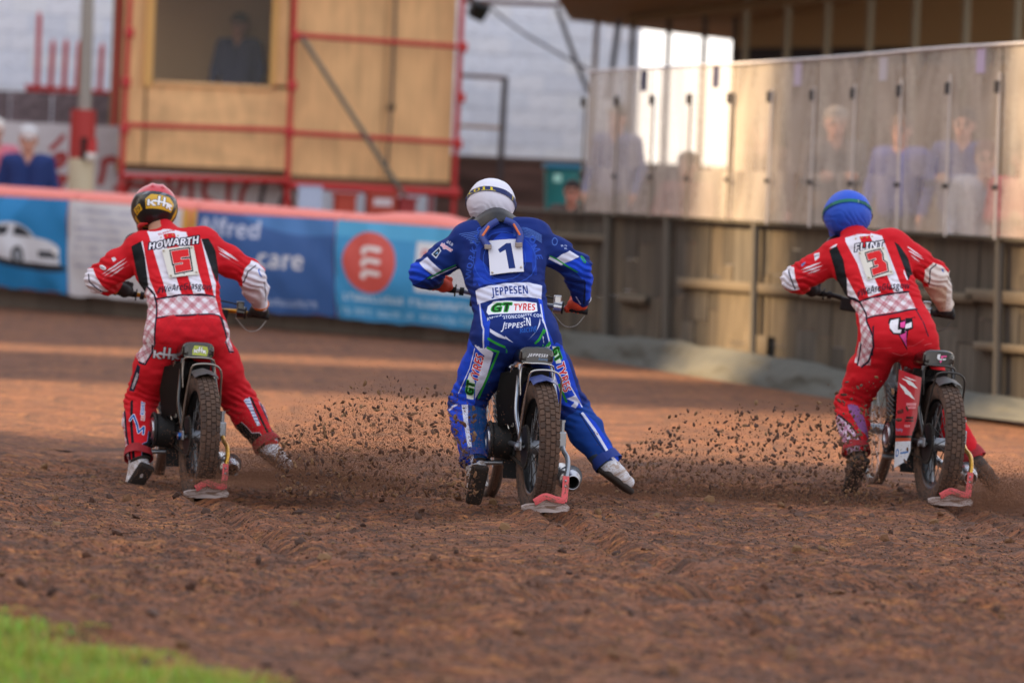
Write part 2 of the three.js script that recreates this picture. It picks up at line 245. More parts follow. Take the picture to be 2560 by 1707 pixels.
// white painted block wall, block by block
{
  const P = upright(1310, 410, 50, 8 * RAD), r = mulberry(3), W = P.put(new THREE.Group());
  thing(W, 'block_wall', 'tall white painted concrete block wall behind the plywood hut', 'wall');
  const [x0] = P.uv(-60, 200), [x1] = P.uv(1560, 200), [, y0] = P.uv(1310, 412), [, y1] = P.uv(800, -90), bw = 0.46, bh = 0.225, gap = 0.012;
  part(box(x0 - 9, x1 + 0.2, -1.6, y1 + 0.3, -0.4, -0.008), 'mortar', mat([214, 222, 234], 0.95), W);
  const mats = [[232, 237, 246], [226, 233, 244], [235, 240, 247], [222, 229, 241], [230, 237, 249]].map((c, s) => { const t = dataTex(128, (i, j) => { const n = tileNoise(i, j, 128, 5, s * 3 + 1), worn = n > 0.34 ? 0.86 : 1, v = (1 + n * 0.08) * worn; return c.map((q) => q * v); }); return mat([255, 255, 255], 0.85, { map: t }); });
  const geo = new RoundedBoxGeometry(bw - gap, bh - gap, 0.1, 1, 0.008);
  const vis = (u, v) => { const q = V3(Math.cos(P.yaw) * u, v, -Math.sin(P.yaw) * u).add(P.o).sub(camera.position).applyQuaternion(CQ.clone().invert()), px = PW / 2 + q.x / -q.z * FP, py = PH / 2 - q.y / -q.z * FP; return py > -70 && ((px > -70 && px < 345) || (px > 1100 && px < 1590)) && py < 470; };
  for (let row = -4; row * bh < y1 + 0.3; row++) for (let c = Math.floor(x0 / bw); c * bw < x1; c++) {
    const u = c * bw + (row & 1 ? bw / 2 : 0), v = y0 + 0.12 + row * bh; if (!vis(u, v)) continue;
    const b = part(geo, 'block', mats[Math.floor(r() * mats.length)], W); b.position.set(u, v, -0.045 + (r() - 0.5) * 0.008);
  }
}
// low brown wall under it at the centre
{ const P = upright(1290, 470, 47, 8 * RAD), g = P.put(new THREE.Group()); thing(g, 'brown_wall', 'low dark brown rendered wall beneath the white block wall', 'wall'); plate(P, 1090, 408, 1900, 640, -0.25, 0, 'wall_face', M.brownWall, g); plate(P, 1088, 402, 1902, 411, -0.28, 0.04, 'coping', mat([112, 96, 92], 0.9), g); }
// left: concrete terrace panels, graffiti wall, red railing, lamp pole
{
  const P = upright(120, 260, 46.5, 8 * RAD), g = P.put(new THREE.Group()); thing(g, 'terrace_parapet', 'grey purple concrete parapet panels below the red railing', 'parapet');
  for (const [a, b] of [[-1500, -62], [-60, 22], [24, 126], [130, 200], [204, 352]]) plate(P, a, 228 + Math.max(a, -60) * 0.04, b, 318 + Math.max(a, -60) * 0.05, -0.2, a === 24 ? 0.03 : 0, 'panel', M.concrete, g);
  const tex = canvasTex(1024, 256, (c, w, h) => {
    c.fillStyle = '#c6c4c7'; c.fillRect(0, 0, w, h); const r = mulberry(8);
    for (let i = 0; i < 900; i++) { c.fillStyle = `rgba(${r() < 0.5 ? '90,84,84' : '205,205,210'},${0.05 * r()})`; c.fillRect(r() * w, r() * h, 6 + r() * 60, 3 + r() * 14); }
    c.strokeStyle = '#a3312f'; c.lineCap = 'round'; c.lineJoin = 'round';
    const st = (lw, ...p) => { c.lineWidth = lw; c.beginPath(); c.moveTo(p[0], p[1]); for (let i = 2; i < p.length; i += 4) c.quadraticCurveTo(p[i], p[i + 1], p[i + 2], p[i + 3]); c.stroke(); };
    st(14, 262, 34, 248, 52, 228, 66); st(18, 232, 118, 280, 100, 268, 84, 240, 74, 232, 118, 238, 150, 284, 142); st(14, 268, 150, 258, 180, 244, 196);
    st(18, 384, 150, 396, 118, 392, 96, 420, 76, 448, 104); st(18, 480, 120, 460, 190, 450, 250); st(14, 430, 165, 480, 150, 530, 160); st(18, 540, 110, 525, 190, 515, 245);
    st(14, 580, 130, 630, 150, 575, 230); st(16, 640, 140, 600, 220, 650, 225, 680, 190, 665, 140); st(16, 720, 130, 690, 180, 740, 190, 760, 230, 700, 240); st(16, 790, 120, 780, 190, 800, 240); st(16, 850, 130, 800, 190, 860, 240);
    c.strokeStyle = '#3b3338'; st(14, 905, 120, 880, 200, 890, 250); st(14, 990, 120, 940, 200, 930, 250); c.strokeStyle = '#8d3a38'; st(14, 950, 130, 1000, 200, 1020, 250);
  });
  const Q = upright(300, 400, 43.95, 9 * RAD), w = Q.put(new THREE.Group()); thing(w, 'graffiti_wall', 'pale grey low wall scrawled with red handwriting behind the safety fence', 'wall');
  const [x0, x1, y0, y1] = Q.rect(-60, 318, 760, 560); { const xm = Q.uv(296, 440)[0], ym = Q.uv(300, 432)[1], s = new THREE.Shape(); s.moveTo(x0, y0); s.lineTo(x1, y0); s.lineTo(x1, ym); s.lineTo(xm, ym); s.lineTo(xm, y1); s.lineTo(x0, y1); s.closePath(); const ge = new THREE.ExtrudeGeometry(s, { depth: 0.2, bevelEnabled: false }).translate(0, 0, -0.2), P = ge.attributes.position, uv = ge.attributes.uv; for (let i = 0; i < P.count; i++) uv.setXY(i, (P.getX(i) - x0) / (x1 - x0), (P.getY(i) - y0) / (y1 - y0)); part(ge, 'wall_face', mat([255, 255, 255], 0.9, { map: tex }), w); }
  const R = upright(180, 225, 47.2, 8 * RAD), rg = R.put(new THREE.Group()); thing(rg, 'picket_railing', 'red picket railing standing on the concrete parapet', 'railing');
  part(rod(R.V(62, 216, 0), R.V(318, 236, 0), 0.028), 'rail', M.red, rg); part(rod(R.V(62, 226, 0.0), R.V(318, 250, 0), 0.02), 'rail', M.red, rg);
  for (const [x, y] of [[97, 40], [131, 110], [164, 108], [197, 112], [254, 118], [287, 120]]) { const a = R.V(x - 7, 238, 0.03), b = R.V(x, y, 0.03); part(merged(rod(a, b, 0.03), new THREE.ConeGeometry(0.03, 0.07, 12).translate(b.x, b.y + 0.03, b.z)), 'picket', M.red, rg); }
  const L = upright(215, 380, 43, 0), lp = L.put(new THREE.Group()); thing(lp, 'floodlight_pole', 'grey floodlight pole with a red padded sleeve and cream base', 'pole');
  part(rod(L.V(203, 520), L.V(222, -120), 0.075, 0.066, 20), 'shaft', M.pole, lp); part(rod(L.V(203, 396), L.V(208, 274), 0.14, 0.135, 20), 'sleeve', M.redWorn, lp); part(rod(L.V(199, 520), L.V(203, 396), 0.145, 0.14, 20), 'base', M.cream, lp);
  const lm = L.put(new THREE.Group()); thing(lm, 'signal_lamp', 'small red warning lamp with white lens bracketed on the pole', 'lamp');
  part(rod(L.V(231, 382, 0.17), L.V(234, 348, 0.17), 0.06, 0.05, 16), 'housing', M.red, lm); part(new THREE.SphereGeometry(0.058, 16, 12).translate(...L.V(230, 392, 0.18).toArray()), 'lens', mat([226, 222, 214], 0.3), lm); part(box(...((q) => [q.x - 0.05, q.x + 0.02, q.y - 0.11, q.y + 0.12])(L.V(217, 372)), 0.12, 0.16), 'bracket', M.dark, lm);
  const D = upright(60, 440, 42.2, 0), dp = D.put(new THREE.Group()); thing(dp, 'hoarding_board', 'dark purple brown board in front of the grey haired spectator', 'board'); plate(D, -60, 424, 112, 520, -0.03, 0, 'board_face', mat([78, 60, 66], 0.9), dp); plate(D, -60, 420, 114, 426, -0.04, 0.012, 'top_rail', mat([92, 74, 78], 0.9), dp);
}
// cable down the white wall at the left
{ const P = upright(172, 60, 49.4, 8 * RAD), g = P.put(new THREE.Group()); thing(g, 'wall_cable', 'thin dark cable hanging down the white wall left of the pole', 'cable'); part(rod(P.V(174, -60), P.V(170, 104), 0.012), 'wire', M.steel, g); }

// plywood hut on red scaffolding
const HUT = upright(730, 300, 43.5, 9 * RAD);
{
  const g = HUT.put(new THREE.Group()), P = HUT; thing(g, 'plywood_hut', 'raised plywood commentary hut with a window above the fence', 'hut');
  const Z0 = -0.24, Z1 = -0.22;
  plate(P, 308, -90, 366, 416, Z0, Z1, 'plywood_panel', M.ply, g); plate(P, 367, 214, 724, 418, Z0, Z1 + 0.003, 'plywood_panel', M.ply, g); plate(P, 698, -90, 727, 213, Z0, Z1, 'plywood_panel', M.ply, g);
  plate(P, 729, -90, 966, 452, Z0, Z1, 'plywood_panel', M.ply, g); plate(P, 968, -90, 1142, 456, Z0, Z1 + 0.003, 'plywood_panel', M.ply, g);
  const wf = new THREE.Group(); wf.name = 'window'; g.add(wf);
  plate(P, 365, -90, 388, 215, Z1, Z1 + 0.05, 'jamb', M.frameWood, wf); plate(P, 683, -90, 698, 213, Z1, Z1 + 0.05, 'jamb', M.frameWood, wf); plate(P, 388, 207, 683, 216, Z1, Z1 + 0.045, 'sill', M.ply, wf); plate(P, 388, -90, 683, 207, Z0 - 0.01, Z0 - 0.004, 'pane', M.glass, wf);
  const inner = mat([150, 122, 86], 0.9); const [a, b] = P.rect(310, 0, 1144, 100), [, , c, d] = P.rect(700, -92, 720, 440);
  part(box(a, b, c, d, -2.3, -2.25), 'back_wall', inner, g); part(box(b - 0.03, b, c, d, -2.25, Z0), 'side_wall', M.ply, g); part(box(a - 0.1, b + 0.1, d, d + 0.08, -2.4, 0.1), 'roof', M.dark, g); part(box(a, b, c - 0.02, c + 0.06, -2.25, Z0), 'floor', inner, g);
  plate(P, 306, 417, 724, 428, -2.0, -0.19, 'floor_joist', mat([86, 62, 50], 0.9), g); plate(P, 726, 446, 1140, 462, -2.0, -0.19, 'floor_joist', mat([110, 84, 62], 0.9), g);
  const s = P.put(new THREE.Group()); thing(s, 'scaffold', 'red tube scaffold frame around the plywood hut', 'scaffold');
  const R = 0.03, up = [[328, -90, 297, 560], [739, -90, 714, 560], [1160, -90, 1131, 570]];
  for (const [x0, y0, x1, y1] of up) { part(rod(P.V(x1, y1, 0), P.V(x0, y0, 0), R), 'upright', M.red, s); part(rod(P.V(x1, y1, -1.9), P.V(x0, y0, -1.9), R), 'upright', M.red, s); }
  for (const [x0, y0, x1, y1, r = R * 0.92] of [[316, 312, 722, 326], [746, 88, 1152, 117], [734, 332, 1146, 357], [724, 462, 1140, 482, 0.045], [306, 440, 718, 452, 0.03]]) part(rod(P.V(x0, y0, 0.05), P.V(x1, y1, 0.05), r), 'ledger', M.red, s);
  for (const [x, y] of [[322, 82], [314, 206], [310, 322], [736, 90], [729, 214], [722, 330], [1156, 118], [1150, 244], [1143, 360], [1138, 482]]) { const q = P.V(x, y, 0.02); part(new RoundedBoxGeometry(0.1, 0.11, 0.11, 2, 0.02).translate(q.x, q.y, q.z), 'coupler', M.red, s); }
  part(rod(P.V(1028, 522, 0.1), P.V(752, 94, 0.1), 0.026), 'brace', mat([110, 112, 104], 0.5, { metalness: 0.4 }), s);
  const cb = P.put(new THREE.Group()); thing(cb, 'drain_pipe', 'thin dark pipe running down the plywood of the hut', 'pipe'); part(tube([P.V(996, -80, -0.13), P.V(988, 110, -0.13), P.V(981, 270, -0.12), P.V(967, 440, -0.08)], 0.016), 'pipe_run', mat([84, 78, 72], 0.6), cb); { const q = P.V(981, 268, -0.12); part(new RoundedBoxGeometry(0.07, 0.06, 0.06, 2, 0.01).translate(q.x, q.y, q.z), 'clip', M.dark, cb); }
  // stored things in the gap under the hut
  const U = upright(900, 500, 42, 9 * RAD);
  const pn = U.put(new THREE.Group()); thing(pn, 'pale_panel', 'pale blue panel leaning under the hut beside the middle upright', 'panel'); plate(U, 744, 466, 804, 580, -0.03, 0, 'panel_face', mat([176, 190, 214], 0.8), pn); plate(U, 742, 463, 806, 468, -0.035, 0.006, 'top_edge', mat([150, 164, 190], 0.8), pn);
  for (const [x, y, w, lb, c] of [[868, 508, 52, 'orange red plastic tub under the hut nearest the pale panel', [176, 62, 42]], [960, 506, 74, 'wide red crate with a pale label under the hut', [170, 66, 48]], [1022, 520, 44, 'dark red tub under the hut near the brace foot', [150, 44, 46]]]) {
    const t = U.put(new THREE.Group()); thing(t, 'storage_tub', lb, 'tub', 'tubs stored under the hut'); const [a0, b0, c0, d0] = U.rect(x - w / 2, y - 22, x + w / 2, y + 70), m = mat(c, 0.6); part(new RoundedBoxGeometry(b0 - a0, d0 - c0, 0.3, 2, 0.03).translate((a0 + b0) / 2, (c0 + d0) / 2, -0.3), 'tub_body', m, t); part(new RoundedBoxGeometry(b0 - a0 + 0.04, 0.035, 0.34, 2, 0.012).translate((a0 + b0) / 2, d0, -0.3), 'rim', m, t); if (w > 70) part(box(a0 + 0.06, b0 - 0.06, d0 - 0.13, d0 - 0.05, -0.152, -0.145), 'label_card', mat([206, 196, 200], 0.8), t);
  }
}
// floodlight, beam, wires, handrail, bin at the centre
{
  const P = upright(1250, 100, 46, 0), f = P.put(new THREE.Group()); thing(f, 'floodlight', 'black floodlight hanging at the top right corner of the hut', 'floodlight');
  const q = P.V(1196, 26); const hd = part(new RoundedBoxGeometry(0.2, 0.2, 0.16, 3, 0.03), 'housing', M.black, f); hd.position.copy(q); hd.rotation.set(0.5, 0.2, -0.5); part(rod(P.V(1170, -10, -0.05), P.V(1196, 22, -0.05), 0.05, 0.04), 'bracket', M.black, f); const gl = part(new THREE.CircleGeometry(0.075, 20), 'lens', mat([40, 46, 44], 0.1), f); gl.position.set(q.x + 0.04, q.y - 0.03, q.z + 0.1); gl.rotation.set(0.5, 0.2, -0.5);
  const bm = P.put(new THREE.Group()); thing(bm, 'steel_beam', 'thin brown steel beam running from the hut to the stand roof', 'beam'); part(rod(P.V(1150, 2), P.V(1400, 12), 0.028), 'beam_tube', M.rail, bm);
  const w1 = P.put(new THREE.Group()); thing(w1, 'overhead_wire', 'slack grey wire slanting from the floodlight across the white wall', 'wire'); part(tube([P.V(1212, 8), P.V(1300, 76), P.V(1380, 124), P.V(1490, 184)], 0.016), 'wire_run', mat([96, 96, 104], 0.6), w1);
  const w2 = P.put(new THREE.Group()); thing(w2, 'downpipe', 'dark bent pipe dropping from the roof corner to the clear screen', 'pipe'); part(tube([P.V(1393, 20, -0.1), P.V(1418, 90, -0.1), P.V(1440, 150, -0.1), P.V(1472, 232, -0.1)], 0.026), 'pipe_run', mat([82, 78, 80], 0.6), w2);
  const H = upright(1220, 320, 45, 8 * RAD), h = H.put(new THREE.Group()); thing(h, 'handrail', 'dark metal handrail frame in front of the white wall', 'handrail');
  part(rod(H.V(1248, 470), H.V(1263, 192), 0.034), 'post', mat([66, 60, 66], 0.6), h); part(rod(H.V(1150, 188), H.V(1262, 195), 0.024), 'rail', M.rail, h); part(rod(H.V(1146, 314), H.V(1256, 320), 0.02), 'rail', mat([176, 150, 130], 0.7), h);
  const B = upright(1410, 470, 40, 0.1), b = B.put(new THREE.Group()); thing(b, 'wheelie_bin', 'teal wheelie bin standing at the end of the clear screen', 'bin');
  const s = (x, y) => B.V(x, y), tl = s(1372, 420), br = s(1452, 640); { const w = (br.x - tl.x) / 2, hh = tl.y - br.y, sh = new THREE.CylinderGeometry(w * 1.38, w * 1.12, hh, 4, 1).rotateY(Math.PI / 4); part(sh.translate((tl.x + br.x) / 2, (tl.y + br.y) / 2, -0.3), 'bin_body', M.teal, b); part(new RoundedBoxGeometry(w * 2.2, 0.06, w * 2.3, 2, 0.02).translate((tl.x + br.x) / 2, tl.y + 0.02, -0.3), 'lid', mat([12, 96, 124], 0.45), b); const c = s(1394, 445); part(box(c.x - 0.04, c.x + 0.04, c.y - 0.04, c.y + 0.04, 0.0, 0.012), 'sticker', mat([150, 200, 186], 0.6), b); part(rod(V3(tl.x + 0.05, tl.y + 0.02, -0.72), V3(br.x - 0.05, tl.y + 0.02, -0.72), 0.02), 'handle', M.teal, b); }
}
// ---------- safety fence at the left: air cushions with banners ----------
const lerpTable = (T) => (x) => { let i = 0; while (i < T.length - 2 && x > T[i + 1][0]) i++; const [a, b] = T[i], [c, d] = T[i + 1]; return b + (d - b) * (x - a) / (c - a); };
const planeYaw = (xa, da, xb, db) => { const a = at(xa, 700, da), b = at(xb, 700, db); return Math.atan2(-(b.z - a.z), b.x - a.x); };
const AF = upright(600, 660, 38.2, planeYaw(0, 40, 1190, 36.5));
const pinkY = lerpTable([[-80, 456], [0, 463], [300, 484], [600, 508], [905, 534], [960, 528], [1060, 531], [1150, 556], [1260, 584]]), banTop = lerpTable([[-80, 484], [0, 490], [178, 500], [480, 524], [600, 535], [850, 549], [1200, 575], [1260, 580]]);
const banBot = lerpTable([[-80, 710], [0, 718], [178, 737], [480, 762], [600, 775], [850, 793], [1200, 829], [1260, 836]]), baseY = lerpTable([[-80, 764], [0, 771], [300, 797], [700, 832], [1150, 874], [1433, 924], [2030, 987], [2560, 1043], [2780, 1067]]);
function loft(rows, uv = true) {                               // rows of points -> smooth sheet, u across rows, v along
  const pos = [], t = [], idx = [], n = rows.length, m = rows[0].length;
  rows.forEach((r, i) => r.forEach((p, j) => { pos.push(p.x, p.y, p.z); t.push(i / (n - 1), j / (m - 1)); }));
  for (let i = 0; i < n - 1; i++) for (let j = 0; j < m - 1; j++) { const a = i * m + j, b = a + m; idx.push(a, b, a + 1, b, b + 1, a + 1); }
  const g = new THREE.BufferGeometry(); g.setAttribute('position', new THREE.Float32BufferAttribute(pos, 3)); g.setAttribute('uv', new THREE.Float32BufferAttribute(t, 2)); g.setIndex(idx); g.computeVertexNormals(); return g;
}
const span = (a, b, n) => Array.from({ length: n + 1 }, (_, i) => a + (b - a) * i / n);
const dashes = (c, r, x, y, w, h, col) => { c.fillStyle = col; for (let q = x; q < x + w;) { const l = h * (0.35 + 0.35 * r()); if (r() > 0.12) { c.fillRect(q, y, l * 0.35, h); c.fillRect(q, y + (r() < 0.5 ? 0 : h * 0.75), l, h * 0.25); if (r() < 0.6) c.fillRect(q + l * 0.65, y + h * 0.2, l * 0.35, h * 0.8); } q += l + h * 0.22; } };
const grime = (c, w, h, seed, n = 500) => { const r = mulberry(seed); for (let i = 0; i < n; i++) { c.fillStyle = `rgba(112,86,66,${0.02 + 0.09 * r() * r()})`; const y = h * (1 - r() * r()); c.beginPath(); c.ellipse(r() * w, y, 2 + 22 * r(), 1 + 6 * r(), 0, 0, 7); c.fill(); } };
const B0 = (c, w, h) => { c.fillStyle = '#1a5fa2'; c.fillRect(0, 0, w, h); grime(c, w, h, 7, 900); };
const B1 = (c, w, h) => {                                      // sky blue banner with a white car
  c.fillStyle = '#1f82be'; c.fillRect(0, 0, w, h); c.fillStyle = '#2a8fd0'; c.beginPath(); c.moveTo(w * 0.4, 0); c.lineTo(w * 0.62, 0); c.lineTo(w * 0.3, h * 0.5); c.lineTo(0, h * 0.35); c.fill();
  c.fillStyle = '#5b5f68'; c.beginPath(); c.ellipse(w * 0.27, h * 0.2, 70, 26, 0.1, 0, 7); c.fill();
  c.save(); c.translate(w * 0.27, h * 0.2); c.scale(w / 240 * 0.72, h / 235 * 1.0);
  c.fillStyle = '#20242c'; c.beginPath(); c.ellipse(110, 118, 130, 16, 0.06, 0, 7); c.fill();
  c.fillStyle = '#d9dee6'; c.beginPath(); c.moveTo(-20, 60); c.quadraticCurveTo(0, 20, 50, 18); c.quadraticCurveTo(100, 14, 140, 52); c.quadraticCurveTo(200, 56, 218, 76); c.lineTo(220, 116); c.lineTo(80, 116); c.lineTo(-30, 100); c.fill();
  c.fillStyle = '#2c333c'; c.beginPath(); c.moveTo(66, 50); c.lineTo(74, 26); c.quadraticCurveTo(100, 22, 130, 52); c.fill(); c.beginPath(); c.moveTo(-8, 54); c.lineTo(14, 30); c.lineTo(58, 26); c.lineTo(50, 50); c.fill();
  c.fillStyle = '#15181d'; c.beginPath(); c.ellipse(84, 102, 17, 26, 0, 0, 7); c.fill(); c.beginPath(); c.ellipse(-6, 92, 14, 24, 0, 0, 7); c.fill(); c.fillStyle = '#9aa2ac'; c.beginPath(); c.ellipse(84, 102, 9, 16, 0, 0, 7); c.fill();
  c.fillStyle = '#3a4048'; c.fillRect(150, 84, 62, 18); c.fillStyle = '#f4f6f8'; c.beginPath(); c.ellipse(206, 84, 11, 7, 0, 0, 7); c.fill(); c.restore(); grime(c, w, h, 1);
};
const B2 = (c, w, h) => { c.fillStyle = '#cfd0d4'; c.fillRect(0, 0, w, h); const r = mulberry(4); for (let i = 0; i < 7; i++) dashes(c, r, 60, 50 + i * 62, w * (0.32 + 0.3 * r()), 26, 'rgba(84,92,140,0.62)'); for (let i = 0; i < 6; i++) dashes(c, r, w * 0.72, 60 + i * 66, w * 0.18, 26, 'rgba(84,92,140,0.5)'); c.fillStyle = '#d8a24a'; c.fillRect(w * 0.94, 0, w * 0.06, h); grime(c, w, h, 2); };
const B3 = (c, w, h) => {
  c.fillStyle = '#34609f'; c.fillRect(0, 0, w, h); c.fillStyle = '#4a80be'; c.beginPath(); c.moveTo(w, 0); c.lineTo(w * 0.35, 0); c.quadraticCurveTo(w * 0.6, h * 0.25, w, h * 0.16); c.fill();
  c.fillStyle = '#c9d3ea'; c.font = 'bold 150px sans-serif'; c.save(); c.scale(1, 1.05); c.fillText('Alfred', w * 0.06, 150); c.fillStyle = '#d8dae0'; c.font = 'bold 160px sans-serif'; c.fillText('care', w * 0.47, 330); c.restore();
  const r = mulberry(6); dashes(c, r, w * 0.5, h * 0.86, w * 0.36, 40, 'rgba(206,216,236,0.75)'); c.fillStyle = '#d8a24a'; c.fillRect(0, 0, w * 0.035, h); grime(c, w, h, 3, 800);
};
const B4 = (c, w, h) => {
  c.fillStyle = '#3a96cc'; c.fillRect(0, 0, w, h); c.fillStyle = '#52aedd'; c.fillRect(0, 0, w, h * 0.16);
  c.save(); c.translate(w * 0.215, h * 0.41); c.fillStyle = '#d05850'; c.beginPath(); c.ellipse(0, 0, w * 0.166, h * 0.31, 0, 0, 7); c.fill();
  c.strokeStyle = '#e6e2e2'; c.lineWidth = 34; c.lineCap = 'round'; for (const k of [-1, 0, 1]) { c.beginPath(); c.moveTo(-36, k * 78 + 16); c.quadraticCurveTo(-44, k * 78 - 16, 10, k * 78 - 14); c.lineTo(62, k * 78 - 8); c.stroke(); } c.restore();
  c.fillStyle = '#d8dde4'; c.fillRect(w * 0.5, h * 0.16, w * 0.38, h * 0.5); c.fillStyle = '#c43c3e'; c.font = 'bold 92px sans-serif'; c.fillText('BOSCH', w * 0.53, h * 0.34); const r = mulberry(9); for (let i = 0; i < 4; i++) dashes(c, r, w * 0.53, h * (0.42 + i * 0.055), w * 0.3, 14, 'rgba(120,130,150,0.7)');
  dashes(c, r, w * 0.02, h * 0.74, w * 0.84, 44, '#c8dcea'); dashes(c, r, w * 0.04, h * 0.89, w * 0.8, 36, 'rgba(190,220,240,0.8)'); grime(c, w, h, 5, 700);
};
const M_pink = mat([232, 132, 120], 0.7);
[[-900, -82, B0, 'plain blue air cushion beyond the left edge next to the car banner'], [-80, 177, B1, 'air cushion with the sky blue car banner at the far left'], [179, 482, B2, 'air cushion with the pale lettered banner behind the red helmet rider'], [484, 846, B3, 'air cushion with the dark blue banner reading Alfred and care'], [848, 1250, B4, 'air cushion with the light blue banner and red circle emblem']].forEach(([a, b, draw, label], q) => {
  const g = AF.put(new THREE.Group()); thing(g, 'air_fence', label, 'safety fence', 'air fence cushions along the left track edge');
  const xs = span(a, b, 28), W = (x, y, z) => AF.V(x, y, z);
  part(loft(xs.map((x) => { const wob = 0.02 * noise(x * 0.02, q); return [W(x, banBot(x), -0.03), W(x, (banTop(x) + banBot(x)) / 2, 0.01), W(x, banTop(x), -0.03), W(x, pinkY(x) + (banTop(x) - pinkY(x)) * 0.45, -0.09), W(x, pinkY(x) + 1 + wob * 20, -0.2), W(x, pinkY(x) + 3, -0.36), W(x, banTop(x) + 20, -0.46), W(x, banBot(x), -0.5)]; })), 'cushion', M_pink, g);
  part(loft(xs.map((x) => span(0, 1, 14).map((t) => { const y = banBot(x) + (banTop(x) - banBot(x)) * t + (t < 0.05 ? 4 * noise(x * 0.03) : 0); return W(x, y, 0.03 + 0.05 * Math.sin(Math.PI * t) + 0.022 * noise(x * 0.018 + t * 1.4, t * 2.2, q) + 0.012 * noise(x * 0.05 - t * 2, t * 5, q)); }))), 'banner', mat([255, 255, 255], 0.55, { map: canvasTex(1024, 640, draw), side: THREE.DoubleSide }), g);
  const n = Math.round((b - a) / 60); for (let i = 0; i < n; i++) { const x0 = a + (b - a) * i / n, x1 = a + (b - a) * (i + 1) / n, p = W(x0, banBot(x0) + 2), r = W(x1, banBot(x1) + 2), c = W(x1, baseY(x1) + 14), tone = hash3(i, q, 5), k = 104 + 26 * tone; part(box(p.x + 0.004, r.x - 0.004, c.y, Math.max(p.y, r.y), -0.32, -0.26 + 0.02 * hash3(i, q, 8)), 'kickboard', mat([k + 8, k, k * 0.92], 0.9), g); }
});
// ---------- boarded wall and clear screen at the right ----------
const RW = upright(1480, 700, 35.5, planeYaw(1480, 35.5, 2560, 28.7));
const railY = lerpTable([[1150, 512], [1350, 525], [1660, 540], [2000, 561], [2196, 575], [2560, 598], [2780, 612]]), topY = lerpTable([[1470, 178], [1830, 160], [2100, 143], [2350, 120], [2560, 108], [2780, 94]]);
const skirtY = lerpTable([[1150, 800], [1400, 826], [1640, 846], [1960, 894], [2150, 930], [2300, 955], [2560, 998], [2780, 1020]]);
const pxOfU = (() => { const T = span(1140, 2780, 160).map((x) => [RW.uv(x, 700)[0], x]); return lerpTable(T); })();
{
  const g = RW.put(new THREE.Group()); thing(g, 'boarded_wall', 'weathered grey brown boarded safety wall below the clear screen', 'safety wall');
  const u0 = RW.uv(1150, 700)[0], u1 = RW.uv(2760, 700)[0], r = mulberry(17), woods = [[86, 79, 69], [80, 75, 67], [92, 84, 73], [76, 71, 64], [98, 89, 76], [86, 82, 76]].map((c, s) => mat([255, 255, 255], 0.95, { map: dataTex(128, (i, j) => { const v = 0.92 + tileNoise(i, j * 0.2, 128, 8, s) * 0.3; return c.map((q) => q * v); }) }));
  for (let u = u0; u < u1;) {
    const w = 0.2 + 0.22 * r(), x = pxOfU(u + w / 2), lo = RW.V(x, baseY(x) + 8).y, hi = RW.V(x, railY(x)).y; let y = lo;
    while (y < hi - 0.01) { let h = 0.25 + 0.5 * r(); if (hi - y - h < 0.2) h = hi - y; const zz = -0.1 - 0.02 * r(); part(box(u + 0.004, u + w - 0.004, y + 0.003, y + h - 0.003, zz - 0.03, zz), 'board', woods[Math.floor(r() * 6)], g); y += h; }
    u += w;
  }
  const rr = (a, b, f, hgt, z, name, m) => part(loft(span(a, b, 20).map((x) => { const p = RW.V(x, f(x), z); return [p.clone().setZ(z - 0.05), p, V3(p.x, p.y - hgt, z), V3(p.x, p.y - hgt, z - 0.05)]; })), name, m, g);
  const tan = mat([96, 87, 74], 0.9), grey = mat([90, 86, 79], 0.85);
  for (const [a, b, f, h] of [[1340, 1500, 0.14, 0.06], [1530, 1600, 0.5, 0.07], [1560, 1650, 0.76, 0.09], [1680, 1990, 0.37, 0.08], [1700, 1850, 0.78, 0.06], [1850, 1905, 0.68, 0.16], [1990, 2160, 0.4, 0.05], [2260, 2420, 0.33, 0.07], [2400, 2770, 0.3, 0.09], [2420, 2770, 0.6, 0.06]]) rr(a, b, (x) => railY(x) + (baseY(x) - railY(x)) * f, h, -0.05, 'rail', tan); rr(1160, 2770, (x) => railY(x) - 2, 0.035, -0.02, 'top_rail', mat([74, 70, 62], 0.8));
  for (const x of [1500, 1650, 1870, 2170, 2480]) part(rod(RW.V(x, baseY(x), -0.045), RW.V(x + 8, railY(x), -0.045), 0.035), 'post', grey, g);
  const sk = RW.put(new THREE.Group()); thing(sk, 'ground_skirt', 'grey crumpled tarpaulin skirt along the foot of the boarded wall', 'tarpaulin');
  part(loft(span(1150, 2770, 260).map((x) => span(0, 1, 16).map((t) => { const s = 0.05 * noise(x * 0.012 + t * 1.5, t * 1.4, 3) + 0.03 * noise(x * 0.04 - t * 2, t * 3, 5) + 0.012 * noise(x * 0.12, t * 6, 8), p = RW.V(x, skirtY(x) + (baseY(x) + 6 - skirtY(x)) * t + 5 * noise(x * 0.02, 4) * (1 - t)); return V3(p.x, p.y, 0.0 + 0.2 * Math.pow(t, 0.8) + s * Math.sin(Math.PI * Math.min(1, t + 0.12))); }))), 'sheet', mat([80, 82, 78], 0.8, { side: THREE.DoubleSide }), sk);
}
